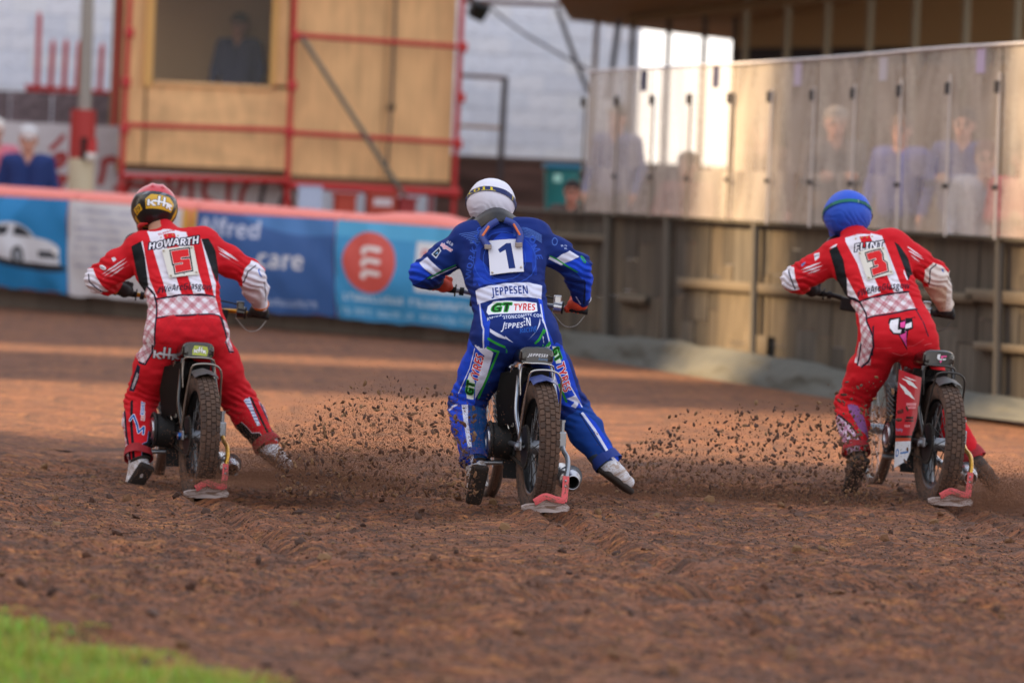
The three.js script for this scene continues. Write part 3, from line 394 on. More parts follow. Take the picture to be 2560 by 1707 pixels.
{
  const g = RW.put(new THREE.Group()); thing(g, 'clear_screen', 'tall hazy clear plastic spectator screen on thin posts at the right', 'screen');
  const xs = [1472, 1555, 1644, 1737, 1838, 1939, 2046, 2148, 2264, 2386, 2510, 2640, 2770], P = RW;
  const dusty = dataTex(256, (i, j) => 150 + 90 * tileNoise(i, j * 0.25, 256, 10, 6, 3) + 40 * tileNoise(i, j, 256, 40, 2, 2), false);
  const streaks = dataTex(256, (i, j) => 205 + 45 * tileNoise(i, j * 0.06, 256, 14, 14, 2) + 70 * tileNoise(i, j * 0.3, 256, 5, 4, 2), false);
  const pane = new THREE.MeshPhysicalMaterial({ color: srgb(234, 226, 216), roughness: 0.46, transmission: 0.85, thickness: 0, ior: 1.45, roughnessMap: dusty, transmissionMap: streaks });
  const white = mat([206, 204, 208], 0.4), brk = mat([52, 50, 52], 0.6);
  for (let i = 0; i < xs.length - 1; i++) {
    const a = xs[i], b = xs[i + 1], L = RW.V(a - 12, railY(a)), R = RW.V(b - 12, railY(b)), LT = RW.V(a, topY(a)), RT = RW.V(b, topY(b)), s = new THREE.Shape();
    s.moveTo(L.x + 0.006, L.y + 0.01); s.lineTo(R.x - 0.006, R.y + 0.01); s.lineTo(RT.x - 0.006, RT.y); s.lineTo(LT.x + 0.006, LT.y); s.closePath();
    part(new THREE.ShapeGeometry(s).translate(0, 0, 0.004 * (i & 1)), 'pane', pane, g);
    part(rod(LT.clone().setZ(0.022), RT.clone().setZ(0.022), 0.011), 'top_edge', white, g);
  }
  for (let i = 0; i < xs.length; i++) { const x = xs[i], lo = RW.V(x - 14, railY(x) + 4, 0.03), hi = RW.V(x, topY(x) + 70, 0.03); part(rod(lo, hi, 0.0105), 'post', i < 5 ? mat([122, 114, 102], 0.5) : mat([184, 178, 174], 0.5), g); for (const [f, h] of [[0.22, 0.09], [0.74, 0.035]]) { const y = topY(x) + (railY(x) - topY(x)) * f, q = RW.V(x - 12 * f, y, 0.045); part(new RoundedBoxGeometry(0.035, h, 0.04, 2, 0.008).translate(q.x, q.y, q.z), 'clamp', brk, g); } }
  for (const [x, y, c] of [[1613, 202, [44, 48, 84]], [1793, 192, [44, 48, 84]], [1998, 186, [176, 168, 190]], [2212, 172, [178, 176, 186]], [2456, 152, [176, 164, 194]]]) { const q = RW.V(x, y, 0.01); part(box(q.x - 0.06, q.x + 0.06, q.y - 0.09, q.y + 0.09, 0.008, 0.012), 'sticker', mat(c, 0.6), g); }
}
// ---------- the stand at the upper right ----------
{
  const P = upright(1840, 260, 47, planeYaw(1840, 47, 2600, 43)), g = P.put(new THREE.Group()); thing(g, 'grandstand', 'dark glazed grandstand with a brown overhanging roof at the upper right', 'grandstand');
  plate(P, 1838, -160, 2900, 620, -0.3, 0, 'back_wall', mat([172, 146, 104], 0.9), g);
  plate(P, 1838, 118, 2900, 160, 0.0, 0.03, 'wall_band', mat([60, 58, 60], 0.8), g);
  const F = upright(1840, 100, 44.6, P.yaw), off = F.o.clone().sub(P.o).applyAxisAngle(V3(0, 1, 0), -P.yaw), inP = (x, y) => F.V(x, y).add(off);
  for (const x of [1868, 1972, 2072, 2178, 2292, 2418, 2546, 2680]) { part(rod(inP(x - 22, 560), inP(x + 4, -80), 0.045), 'mullion', M.mullion, g); }
  for (const x of [1582, 1672, 1762, 1838]) part(rod(inP(x - 16, 470), inP(x + 2, 40), 0.032), 'mullion', mat([72, 62, 50], 0.6), g);
  part(rod(inP(1470, 460), inP(1494, 40), 0.03), 'mullion', mat([120, 96, 82], 0.6), g); part(rod(inP(1520, 250), inP(1548, 50), 0.035), 'mullion', mat([98, 104, 120], 0.6), g);
  const C = [at(1425, 50, 46.5), at(1840, 102, 49.5), at(2950, 60, 47), at(2950, -430, 36), at(1386, -14, 43)].map((q) => g.worldToLocal ? (g.updateMatrixWorld(), g.worldToLocal(q)) : q), pos = [], idx = [];
  for (const q of C) pos.push(q.x, q.y, q.z); for (const q of C) pos.push(q.x, q.y + 0.35, q.z);
  idx.push(0, 1, 2, 0, 2, 3, 0, 3, 4, 5, 7, 6, 5, 8, 7, 5, 9, 8); for (let i = 0; i < 5; i++) { const j = (i + 1) % 5; idx.push(i, i + 5, j, j, i + 5, j + 5); }
  const rg = new THREE.BufferGeometry(); rg.setAttribute('position', new THREE.Float32BufferAttribute(pos, 3)); rg.setIndex(idx); const rn = rg.toNonIndexed(); rn.computeVertexNormals(); part(rn, 'roof', mat([156, 130, 88], 0.9, { side: THREE.DoubleSide }), g);
  part(tube([inP(1580, 48), inP(1860, 16), inP(2200, -16)], 0.055), 'roof_beam', mat([134, 116, 84], 0.8), g);
}
// terrace steps that the spectators stand on
{
  const a = new THREE.Group(); structure(a, 'terrace'); const m = mat([96, 88, 84], 0.95);
  const R2 = new THREE.Group(); R2.name = 'step'; R2.position.copy(RW.o); R2.rotation.y = RW.yaw; a.add(R2); part(box(-3, 14, -1.7, -0.62, -6, -0.6), 'tread', m, R2);
  const L2 = new THREE.Group(); L2.name = 'step'; L2.position.copy(AF.o); L2.rotation.y = AF.yaw; a.add(L2); part(box(-14, 6, -1.4, -0.56, -3.4, -0.9), 'tread', m, L2);
}
function addPerson(px, py, depth, o, label, group) { const s = (o.h ?? 1.72) / 1.75, p = at(px, py, depth), m = spectator(o); m.position.set(p.x, p.y - 1.6 * s, p.z); return thing(m, 'person', label, 'person', group); }
addPerson(70, 352, 41.7, { h: 1.86, hair: [196, 196, 198], top: [24, 48, 104], turn: 0.1, seed: 2 }, 'grey haired spectator in a blue jacket behind the dark board');
addPerson(-14, 330, 41.9, { h: 1.8, hair: [214, 210, 206], top: [214, 120, 138], turn: 0.4, seed: 3 }, 'white haired spectator in pink cut off by the left edge');
addPerson(598, 66, 45.3, { h: 1.8, hair: [40, 34, 30], top: [38, 48, 80], skin: [150, 112, 94], turn: -0.3, seed: 4 }, 'person in a dark blue jacket behind the hut window');
addPerson(1431, 484, 37.6, { h: 1.5, hair: [38, 30, 28], top: [64, 50, 46], skin: [190, 128, 108], turn: -0.2, seed: 5 }, 'dark haired spectator in front of the teal bin');
const crowd = 'spectators behind the clear screen';
[[1545, 300, 36.6, [110, 116, 150], [120, 110, 100], 'spectator in blue grey at the left end of the clear screen'], [1720, 420, 35.6, [120, 62, 58], [70, 54, 44], 'spectator in dull red behind the screen below the bright opening'], [1905, 330, 35.2, [128, 100, 78], [60, 48, 40], 'spectator in tan behind the screen left of the blue helmet'], [2090, 310, 33.6, [92, 84, 80], [140, 132, 124], 'spectator in dark grey behind the screen above the blue helmet'], [2256, 330, 32.6, [66, 82, 160], [80, 62, 50], 'spectator in bright blue behind the screen right of the blue helmet'], [2412, 316, 32.2, [72, 84, 140], [52, 42, 36], 'spectator in navy behind the screen near the right edge'], [2466, 400, 31.4, [176, 182, 200], [90, 40, 36], 'spectator in pale grey nearest the right edge behind the screen'], [2560, 400, 31.2, [176, 60, 72], [44, 36, 36], 'spectator in red cut off by the right edge']].forEach(([x, y, d, top, hair, lb], i) => addPerson(x, y, d, { h: 1.66 + 0.04 * (i % 4), hair, top, turn: -0.5 + 0.2 * (i % 4), seed: 10 + i, arms: i % 2 ? 'crossed' : 'down' }, lb, crowd));
// ---------- buildings left of the picture that shade the track; low sun comes through the gaps between them ----------
for (const [z0, z1, h, lb] of [[22, -25.1, 15, 'long brick clubhouse left of the picture beside the infield'], [-29.9, -33.4, 15.5, 'narrow brick stair tower left of the picture'], [-34.6, -75, 15, 'long brick terrace building left of the picture behind the fence']]) {
  const g = new THREE.Group(); g.position.set(-26, 0, (z0 + z1) / 2); thing(g, 'brick_building', lb, 'building'); const L = Math.abs(z1 - z0); const bm = mat([132, 92, 74], 0.9);
  part(box(-5, 0, -0.3, h, -L / 2, L / 2), 'wall', bm, g); part(box(-5.3, 0.3, h, h + 0.3, -L / 2 - 0.02, L / 2 + 0.02), 'roof', mat([80, 78, 78], 0.9), g);
  for (let z = -L / 2 + 2; z < L / 2 - 1.5 && L > 4; z += 4) for (const y of [1.2, 4.6]) { const f = part(box(0, 0.05, y, y + 1.6, z, z + 1.3), 'window', mat([214, 212, 206], 0.6), g); part(box(0.052, 0.06, y + 0.1, y + 1.5, z + 0.1, z + 1.2), 'pane', mat([40, 46, 54], 0.1), f); }
}
// ---------- riders ----------
// every rider and bike shares a frame: x right, y up and z back towards the track's inside, origin where the rear tyre stands
function riderFrame(cx, cy, contactX, contactY) {
  const foot = groundAt(contactX, contactY), a = dirOf(cx, cy).normalize(), up = V3(0, 1, 0).applyQuaternion(CQ);
  const ez = a.clone().negate(), ex = up.clone().cross(ez).normalize(), ey = ez.clone().cross(ex), D = foot.clone().sub(camera.position).dot(a), S = FP / D;
  const q = new THREE.Quaternion().setFromRotationMatrix(new THREE.Matrix4().makeBasis(ex, ey, ez)), c0 = V3((contactX - cx) / S, (cy - contactY) / S, 0);
  const V = (px, py, z = 0) => V3((px - cx) / S * (1 - z / D), (cy - py) / S * (1 - z / D), z).sub(c0);
  const put = (g) => { g.position.copy(foot); g.quaternion.copy(q); return g; };
  return { V, put, S, D, cx, cy, c0, foot, q };
}
const zoomPx = (ox, oy, s) => (x, y) => [ox + x / s, oy + y / s];
// drawing helpers, in any space set on the context
const poly = (c, fill, ...p) => { c.fillStyle = fill; c.beginPath(); p.forEach(([x, y], i) => (i ? c.lineTo(x, y) : c.moveTo(x, y))); c.closePath(); c.fill(); };
const line = (c, col, w, ...p) => { c.strokeStyle = col; c.lineWidth = w; c.lineCap = 'round'; c.lineJoin = 'round'; c.beginPath(); p.forEach(([x, y], i) => (i ? c.lineTo(x, y) : c.moveTo(x, y))); c.stroke(); };
function text(c, s, x, y, size, { rot = 0, fill = '#fff', stroke, lw = 8, sx = 1, skew = 0, font = 'bold', family = 'sans-serif', align = 'center' } = {}) {
  c.save(); c.translate(x, y); c.rotate(rot); c.transform(sx, 0, -skew, 1, 0, 0); c.font = `${font} ${size}px ${family}`; c.textAlign = align; c.textBaseline = 'middle'; c.lineJoin = 'round';
  if (stroke) { c.strokeStyle = stroke; c.lineWidth = lw; c.strokeText(s, 0, 0); } c.fillStyle = fill; c.fillText(s, 0, 0); c.restore();
}
const inZoom = (c, ox, oy, s, f) => { c.save(); c.translate(ox, oy); c.scale(1 / s, 1 / s); f(); c.restore(); };
function tartan(c, pts, seed, bg = '#e4dfe4', col = '150,30,44', ang = 0.72, step = 62) {
  c.save(); c.beginPath(); pts.forEach(([x, y], i) => (i ? c.lineTo(x, y) : c.moveTo(x, y))); c.closePath(); c.clip(); c.fillStyle = bg; const xs = pts.map((p) => p[0]), ys = pts.map((p) => p[1]), x0 = Math.min(...xs), x1 = Math.max(...xs), y0 = Math.min(...ys), y1 = Math.max(...ys); if (bg) c.fillRect(x0, y0, x1 - x0, y1 - y0);
  const m = [(x0 + x1) / 2, (y0 + y1) / 2], R = Math.hypot(x1 - x0, y1 - y0), r = mulberry(seed);
  for (const a of [ang, ang + Math.PI / 2]) { c.save(); c.translate(...m); c.rotate(a); for (let t = -R; t < R; t += step) for (let k = 0; k < 5; k++) { c.fillStyle = `rgba(${col},${0.5 + 0.35 * r()})`; c.fillRect(-R, t + k * step * 0.1 + r() * 3, 2 * R, step * 0.045); } c.restore(); }
  c.restore();
}
const specks = (c, seed, x0, y0, x1, y1, n, col = '92,58,44', big = 2.2) => { const r = mulberry(seed); for (let i = 0; i < n; i++) { c.fillStyle = `rgba(${col},${0.3 + 0.5 * r()})`; c.beginPath(); c.ellipse(x0 + (x1 - x0) * r(), y0 + (y1 - y0) * r(), 0.5 + big * r() * r(), 0.4 + big * 0.8 * r() * r(), r() * 3, 0, 7); c.fill(); } };
// the body's own print sheets: each limb and the trunk has a back and a front sheet laid along its bone
function dressBody(F, bones, secs, field, paint, h, wsheet = 2048, R = 900) {
  const g = surfaceNet(field, h), P = g.attributes.position, N = g.attributes.normal, I = g.index.array, S = {};
  for (const [name, d] of Object.entries(secs)) { const b = d.b.clone().sub(d.a).normalize(), n = V3(0, 0, 1).addScaledVector(b, -b.z).normalize(), t = b.clone().cross(n).multiplyScalar(1).normalize(); S[name] = { b, n, t, o: d.a.clone().addScaledVector(n, d.r), box: [[1e9, 1e9, -1e9, -1e9], [1e9, 1e9, -1e9, -1e9]] }; }
  const tri = [], v = V3(), uvOf = (s, i) => { v.fromBufferAttribute(P, i).sub(s.o); return [v.dot(s.t), v.dot(s.b)]; };
  for (let i = 0; i < I.length; i += 3) {
    const c = V3(), nn = V3(); for (let k = 0; k < 3; k++) { c.add(V3().fromBufferAttribute(P, I[i + k])); nn.add(V3().fromBufferAttribute(N, I[i + k])); } c.divideScalar(3);
    const sec = bones[field.nearest(c.x, c.y, c.z)].sec, s = S[sec], side = nn.dot(s.n) >= 0 ? 0 : 1, bx = s.box[side];
    for (let k = 0; k < 3; k++) { const [u, w] = uvOf(s, I[i + k]); bx[0] = Math.min(bx[0], u); bx[1] = Math.min(bx[1], w); bx[2] = Math.max(bx[2], u); bx[3] = Math.max(bx[3], w); } tri.push([sec, side]);
  }
  const regs = []; for (const k of Object.keys(S)) for (const side of [0, 1]) { const b = S[k].box[side]; if (b[2] > b[0]) regs.push({ k, side, w: Math.ceil((b[2] - b[0]) * R) + 6, h: Math.ceil((b[3] - b[1]) * R) + 6 }); }
  regs.sort((a, b) => b.h - a.h); let x = 0, y = 0, row = 0; for (const q of regs) { if (x + q.w > wsheet) { x = 0; y += row; row = 0; } q.x = x; q.y = y; S[q.k].box[q.side].reg = q; x += q.w; row = Math.max(row, q.h); } const H = y + row;
  const tex = canvasTex(wsheet, H, (c) => {
    for (const q of regs) {
      const s = S[q.k], b = s.box[q.side]; c.save(); c.beginPath(); c.rect(q.x, q.y, q.w, q.h); c.clip();
      const on = (px, py) => { const o = F.V(px, py, s.o.z), z = s.o.z - ((o.x - s.o.x) * s.n.x + (o.y - s.o.y) * s.n.y) / s.n.z, p = F.V(px, py, z).sub(s.o); return [q.x + 3 + (p.dot(s.t) - b[0]) * R, q.y + q.h - 3 - (p.dot(s.b) - b[1]) * R]; };
      const m = F.mid, A = on(m[0], m[1]), X = on(m[0] + 100, m[1]), Y = on(m[0], m[1] + 100); const a = (X[0] - A[0]) / 100, bb = (X[1] - A[1]) / 100, cc = (Y[0] - A[0]) / 100, dd = (Y[1] - A[1]) / 100;
      c.setTransform(a, bb, cc, dd, A[0] - a * m[0] - cc * m[1], A[1] - bb * m[0] - dd * m[1]); paint(c, q.k, q.side); c.restore();
    }
  });
  const pos = new Float32Array(I.length * 3), nor = new Float32Array(I.length * 3), uv = new Float32Array(I.length * 2);
  for (let i = 0; i < I.length; i++) { const [sec, side] = tri[Math.floor(i / 3)], s = S[sec], b = s.box[side], q = b.reg, [u, w] = uvOf(s, I[i]); pos.set([P.getX(I[i]), P.getY(I[i]), P.getZ(I[i])], i * 3); nor.set([N.getX(I[i]), N.getY(I[i]), N.getZ(I[i])], i * 3); uv.set([(q.x + 3 + (u - b[0]) * R) / wsheet, 1 - (q.y + q.h - 3 - (w - b[1]) * R) / H], i * 2); }
  const out = new THREE.BufferGeometry(); out.setAttribute('position', new THREE.BufferAttribute(pos, 3)); out.setAttribute('normal', new THREE.BufferAttribute(nor, 3)); out.setAttribute('uv', new THREE.BufferAttribute(uv, 2));
  return { geo: out, tex };
}
// z of the rearmost skin at a pixel column of the rider's frame
const skinZ = (F, field, px, py) => { for (let z = 0.1; z > -1.3; z -= 0.004) { const p = F.V(px, py, z); if (field(p.x, p.y, p.z) < 0) return z; } return -0.5; };
function gloveGeo(F, H, wrist, grip, thick = 1) {              // a hand closed round a bar: palm, four bent fingers, thumb
  const g = grip.clone().normalize(), w = wrist.clone().sub(H), up = w.clone().addScaledVector(g, -w.dot(g)).normalize(), fw = V3(0, 0, -1), bk = fw.clone().addScaledVector(up, -fw.dot(up)).addScaledVector(g, -fw.dot(g)).normalize();   // bk points forward round the bar
  const p = (a, b, c) => H.clone().addScaledVector(g, a).addScaledVector(up, b).addScaledVector(bk, c), B = [];
  B.push(bone(wrist.clone(), p(0, 0.04, -0.015), 0.036 * thick, 0.038 * thick), bone(p(-0.028, 0.03, -0.012), p(0.03, 0.03, -0.012), 0.026 * thick));
  [[-0.033, 0.9], [-0.011, 1], [0.011, 0.97], [0.032, 0.82]].forEach(([o, l]) => { const k = [p(o, 0.036, 0.0), p(o, 0.034 * l, 0.034 * l), p(o, -0.004, 0.042 * l), p(o, -0.03 * l, 0.014), p(o, -0.024, -0.012 * l)]; for (let i = 0; i < 4; i++) B.push(bone(k[i], k[i + 1], (0.0125 - 0.001 * i) * thick, (0.0115 - 0.001 * i) * thick)); });
  const s = -Math.sign(g.x) || 1, t = [p(s * 0.03, 0.028, -0.02), p(s * 0.052, 0.004, -0.024), p(s * 0.05, -0.024, -0.006), p(s * 0.046, -0.03, 0.016)]; for (let i = 0; i < 3; i++) B.push(bone(t[i], t[i + 1], 0.014 * thick, 0.0125 * thick));
  return surfaceNet(boneField(B, 0.008), 0.005);
}
function bootGeos(ank, shaft, heel, toe, soleDir) {            // boot body and a separate sole plate
  const f = boneField([bone(shaft, ank, 0.056, 0.05), bone(ank, heel, 0.05, 0.042), bone(heel, toe, 0.043, 0.036), bone(ank, heel.clone().lerp(toe, 0.55), 0.048, 0.04)], 0.025, (x, y, z, d) => d + 0.003 * noise(x * 40, y * 30, z * 40));
  const off = soleDir.clone().multiplyScalar(0.032), side = toe.clone().sub(heel).cross(soleDir).normalize(), B = [];
  for (const s of [-1, 0, 1]) B.push(bone(heel.clone().add(off).addScaledVector(side, s * 0.028).addScaledVector(toe.clone().sub(heel).normalize(), -0.03), toe.clone().add(off).addScaledVector(side, s * 0.025).addScaledVector(toe.clone().sub(heel).normalize(), 0.02), 0.019, 0.018));
  return [surfaceNet(f, 0.008), surfaceNet(boneField(B, 0.02), 0.006)];
}
const M_rubber = mat([46, 39, 35], 0.85), M_dirtyWhite = (() => { const t = dataTex(256, (i, j) => { const n = tileNoise(i, j, 256, 9, 44), k = tileNoise(i, j, 256, 34, 12, 3); const d = n + k * 0.8 > 0.16 ? 0.55 : 1; return d < 1 ? [168, 152, 142] : [206, 206, 212]; }); t.repeat.set(3, 3); return mat([255, 255, 255], 0.6, { map: t }); })();
const boxUV = (g, k = 3) => { const P = g.attributes.position, uv = new Float32Array(P.count * 2); for (let i = 0; i < P.count; i++) uv.set([(P.getX(i) + P.getZ(i) * 0.7) * k, (P.getY(i) + P.getZ(i) * 0.3) * k], i * 2); g.setAttribute('uv', new THREE.BufferAttribute(uv, 2)); return g; };
const worldUp = V3(0, 1, 0);
function buildRider(o) {
  const F = o.F, V = F.V, J = o.joints, g = F.put(new THREE.Group()); thing(g, 'person', o.label, 'person', 'speedway riders on the track'); F.mid = o.mid;
  const v = (k) => V(...J[k]), B = [], add = (sec, a, b, ra, rb) => B.push({ a, b, ra, rb, sec }), T = (a, b, t) => a.clone().lerp(b, t);
  const pl = v('pelvisL'), pr = v('pelvisR'), wl = v('waistL'), wr = v('waistR'), sl = v('shoulderL'), sr = v('shoulderR'), nk = v('neck');
  const pm = T(pl, pr, 0.5), wm = T(wl, wr, 0.5), sm = T(sl, sr, 0.5), W = o.girth ?? 1;
  add('trunk', pl, wl, 0.122 * W, 0.105 * W); add('trunk', pr, wr, 0.122 * W, 0.105 * W); add('trunk', pm, wm, 0.13 * W, 0.118 * W); add('trunk', wm, sm, 0.118 * W, 0.12 * W);
  add('trunk', wl, T(sl, sm, 0.22), 0.105 * W, 0.112 * W); add('trunk', wr, T(sr, sm, 0.22), 0.105 * W, 0.112 * W); add('trunk', T(sl, sm, 0.1), T(sr, sm, 0.1), 0.087 * W, 0.087 * W); add('trunk', sm, nk, 0.095, 0.072); add('trunk', nk, v('head'), 0.065, 0.06);
  for (const s of ['L', 'R']) {
    const sh = v('shoulder' + s), el = v('elbow' + s), wri = v('wrist' + s), hip = T(s === 'L' ? pl : pr, pm, 0.15), kn = v('knee' + s), an = v('ankle' + s), mid = T(sh, el, 0.5), cf = T(kn, an, 0.4);
    add('upperArm' + s, sh, mid, 0.082, 0.076); add('upperArm' + s, mid, el, 0.077, 0.0715); add('foreArm' + s, el, T(el, wri, 0.45), 0.07, 0.064); add('foreArm' + s, T(el, wri, 0.45), wri, 0.064, 0.046);
    add('thigh' + s, hip, T(hip, kn, 0.5), 0.128 * W, 0.112 * W); add('thigh' + s, T(hip, kn, 0.5), kn, 0.112 * W, 0.088); add('shin' + s, kn, cf, 0.086, 0.086); add('shin' + s, cf, an, 0.086, 0.07);
  }
  const sd = o.seed, field = boneField(B, 0.045, (x, y, z, d) => {
    const f = 0.0065 * noise(x * 9 + sd, y * 21, z * 9) + 0.0045 * noise(x * 22, y * 38 + sd, z * 22); let c = 0;
    for (const k of ['kneeL', 'kneeR', 'elbowL', 'elbowR', 'waistL', 'waistR']) { const q = J['_' + k] ?? (J['_' + k] = v(k)), e = (x - q.x) ** 2 + (y - q.y) ** 2 + (z - q.z) ** 2; if (e < 0.035) c += (1 - e / 0.035) * 0.006 * Math.sin((y * 0.9 + x * 0.35 + 0.02 * noise(x * 14, y * 9, z * 14)) * 190); }
    return d + f + c;
  });
  const secs = { trunk: { a: pm, b: sm, r: 0.12 } }; for (const s of ['L', 'R']) { secs['upperArm' + s] = { a: v('shoulder' + s), b: v('elbow' + s), r: 0.085 }; secs['foreArm' + s] = { a: v('elbow' + s), b: v('wrist' + s), r: 0.065 }; secs['thigh' + s] = { a: s === 'L' ? pl : pr, b: v('knee' + s), r: 0.115 }; secs['shin' + s] = { a: v('knee' + s), b: v('ankle' + s), r: 0.085 }; }
  const { geo, tex } = dressBody(F, B, secs, field, o.paint, 0.0095);
  const body = part(geo, 'race_suit', new THREE.MeshPhysicalMaterial({ map: tex, roughness: 0.78, specularIntensity: 0.35 }), g);
  // gloves, boots
  for (const s of ['L', 'R']) {
    const H = v('hand' + s), gm = part(boxUV(gloveGeo(F, H, v('wrist' + s), o.gripDir.clone().multiplyScalar(s === 'L' ? -1 : 1))), 'glove', mat(o.glove, 0.7), g); const cf = part(rod(T(H, v('wrist' + s), 0.75), T(H, v('wrist' + s), 1.15), 0.043, 0.05, 18), 'cuff', mat(o.cuff ?? [30, 30, 34], 0.7), gm);
    const [bt, so] = bootGeos(v('ankle' + s), T(v('ankle' + s), v('knee' + s), 0.22), v('heel' + s), v('toe' + s), s === 'L' ? o.soleL : o.soleR), bm = part(boxUV(bt), 'boot', o.bootMat ?? M_dirtyWhite, g); part(so, 'sole', M_rubber, bm);
    const a = v('ankle' + s), hl = v('heel' + s), mid = T(a, hl, 0.45), st = new THREE.TorusGeometry(0.05, 0.009, 8, 28); st.applyQuaternion(new THREE.Quaternion().setFromUnitVectors(V3(0, 0, 1), hl.clone().sub(a).normalize())).translate(mid.x, mid.y, mid.z); part(st, 'strap', M_rubber, bm);
    const an = v('ankle' + s), kn = v('knee' + s), ha = T(an, kn, -0.12), hb = T(an, kn, 0.05), hd = hb.clone().sub(ha), hem = new THREE.CylinderGeometry(0.073, 0.079, hd.length(), 36, 6, true), hp = hem.attributes.position; for (let i = 0; i < hp.count; i++) { const w = 1 + 0.07 * noise(Math.atan2(hp.getZ(i), hp.getX(i)) * 1.6 + 9, hp.getY(i) * 30, sd); hp.setXYZ(i, hp.getX(i) * w, hp.getY(i), hp.getZ(i) * w); } hem.computeVertexNormals(); hem.applyQuaternion(new THREE.Quaternion().setFromUnitVectors(V3(0, 1, 0), hd.normalize())).translate(...ha.lerp(hb, 0.5).toArray()); part(hem, 'trouser_hem', mat(o.hem ?? [40, 38, 42], 0.8, { side: THREE.DoubleSide }), g);
  }
  // number plate on the back, a stiff card riveted over the suit
  if (o.plate) {
    const [A, Bq, C, D] = o.plate.corners.map(([x, y]) => { const p = V(x, y, skinZ(F, field, x, y)); return p; }), n = Bq.clone().sub(A).cross(D.clone().sub(A)).normalize(); if (n.z < 0) n.negate();
    let lift = 0; const ctr = A.clone().add(Bq).add(C).add(D).multiplyScalar(0.25); for (let i = 0; i <= 6; i++) for (let j = 0; j <= 6; j++) { const p = A.clone().lerp(Bq, i / 6).lerp(D.clone().lerp(C, i / 6), j / 6); for (let e = 0; e < 0.06; e += 0.003) { const q = p.clone().addScaledVector(n, e); if (field(q.x, q.y, q.z) > 0.002) { lift = Math.max(lift, e); break; } } }
    const u = 12, rows = (e) => span(0, 1, u).map((i) => span(0, 1, u).map((j) => D.clone().lerp(C, i).lerp(A.clone().lerp(Bq, i), j).addScaledVector(n, lift + e - 0.012 * ((i - 0.5) ** 2 * 2))));
    const front = loft(rows(0.003)), back = loft(rows(0)); const pg = part(front, 'number_plate', mat([255, 255, 255], 0.6, { specularIntensity: 0.3, map: canvasTex(512, 512, o.plate.draw), side: THREE.DoubleSide }), g); part(back, 'plate_backing', mat([220, 218, 210], 0.6, { side: THREE.DoubleSide }), pg);
    for (const [i, j] of o.plate.studs) { const p = D.clone().lerp(C, i).lerp(A.clone().lerp(Bq, i), j).addScaledVector(n, lift + 0.004); part(new THREE.SphereGeometry(0.006, 10, 8).translate(p.x, p.y, p.z), 'stud', mat([190, 180, 160], 0.3, { metalness: 0.7 }), pg); }
  }
  // helmet: shell with a face opening, strap that follows the shell
  const hc = v('head'), hs = F.S, hr = o.helmetR, lean = o.headTilt, up = V3(Math.sin(-lean[1]), Math.cos(lean[0]), -Math.sin(lean[0])).normalize(), fw = V3(Math.sin(lean[2] ?? 0), -Math.sin(lean[0]), -Math.cos(lean[0])).normalize(), rt = fw.clone().cross(up).normalize(), up2 = rt.clone().cross(fw).normalize();
  const hl = (x, y, z) => { const dx = x - hc.x, dy = y - hc.y, dz = z - hc.z; return [dx * rt.x + dy * rt.y + dz * rt.z, dx * up2.x + dy * up2.y + dz * up2.z, dx * fw.x + dy * fw.y + dz * fw.z]; };
  const shell = (x, y, z) => {
    const [a, b, c] = hl(x, y, z), low = b < 0 ? 1 - 0.05 * Math.min(1, (b / 0.1) ** 2) : 1, q = Math.sqrt((a / (hr[0] * low)) ** 2 + (b / hr[1]) ** 2 + ((c - 0.01) / hr[2]) ** 2); let d = (q - 1) * hr[0] * 0.95;
    const chin = Math.hypot(a * 0.8, (b + 0.085) * 1.1, c - 0.115) - 0.062; d = Math.min(d, chin) - Math.max(0, 0.03 - Math.abs(d - chin)) ** 2 / 0.12;
    d = Math.max(d, -(b + hr[1] * 0.9));                                             // flat rim below
    const open = Math.max(Math.abs(a) - 0.085, Math.abs(b - 0.0) - 0.045, 0.075 - c); d = Math.max(d, -open);   // eye port
    const inner = Math.sqrt((a / 0.088) ** 2 + (b / 0.11) ** 2 + (c / 0.11) ** 2); return Math.max(d + (o.helmetBumps ? o.helmetBumps(a, b, c) : 0.0015 * noise(a * 30, b * 12, c * 30)), -(inner - 1) * 0.08);
  };
  shell.min = hc.clone().subScalar(0.22); shell.max = hc.clone().addScalar(0.22);
  const sg = surfaceNet(shell, 0.0065), sp = sg.attributes.position, su = new Float32Array(sp.count * 2);
  for (let i = 0; i < sp.count; i++) { const [a, b, c] = hl(sp.getX(i), sp.getY(i), sp.getZ(i)); su.set([Math.atan2(a, -c) / (2 * Math.PI) + 0.5, (b / hr[1]) * 0.42 + 0.5], i * 2); } sg.setAttribute('uv', new THREE.BufferAttribute(su, 2));
  const hm = part(sg, o.helmetName, new THREE.MeshPhysicalMaterial({ map: canvasTex(1024, 512, o.helmetPaint), ...o.helmetMat, side: THREE.DoubleSide }), g);
  const march = (d) => { let t = 0.06; for (let i = 0; i < 60; i++) { const q = hc.clone().addScaledVector(d, t), e = shell(q.x, q.y, q.z); if (e > 0 && t > 0.11) break; t += 0.003; } return t; };
  if (o.strap) {
    const [tilt, w, tw] = o.strap.tilt, e2 = V3(0, Math.sin(tilt), Math.cos(tilt)), e1 = V3(Math.cos(tw), Math.sin(tw), 0), sn = e1.clone().cross(e2).normalize(), rows = [];
    for (let k = 0; k <= 64; k++) { const th = -0.9 + (Math.PI + 1.8) * k / 64, d = e1.clone().multiplyScalar(Math.cos(th)).addScaledVector(e2, Math.sin(th)); rows.push([-1, -0.5, 0.5, 1].map((s) => { const dd = d.clone().addScaledVector(sn, s * w / 0.27).normalize(); return hc.clone().addScaledVector(dd, march(dd) + 0.004); })); }
    part(loft(rows), 'goggle_strap', mat([255, 255, 255], 0.7, { map: canvasTex(1024, 64, o.strap.paint), side: THREE.DoubleSide }), g);
  }
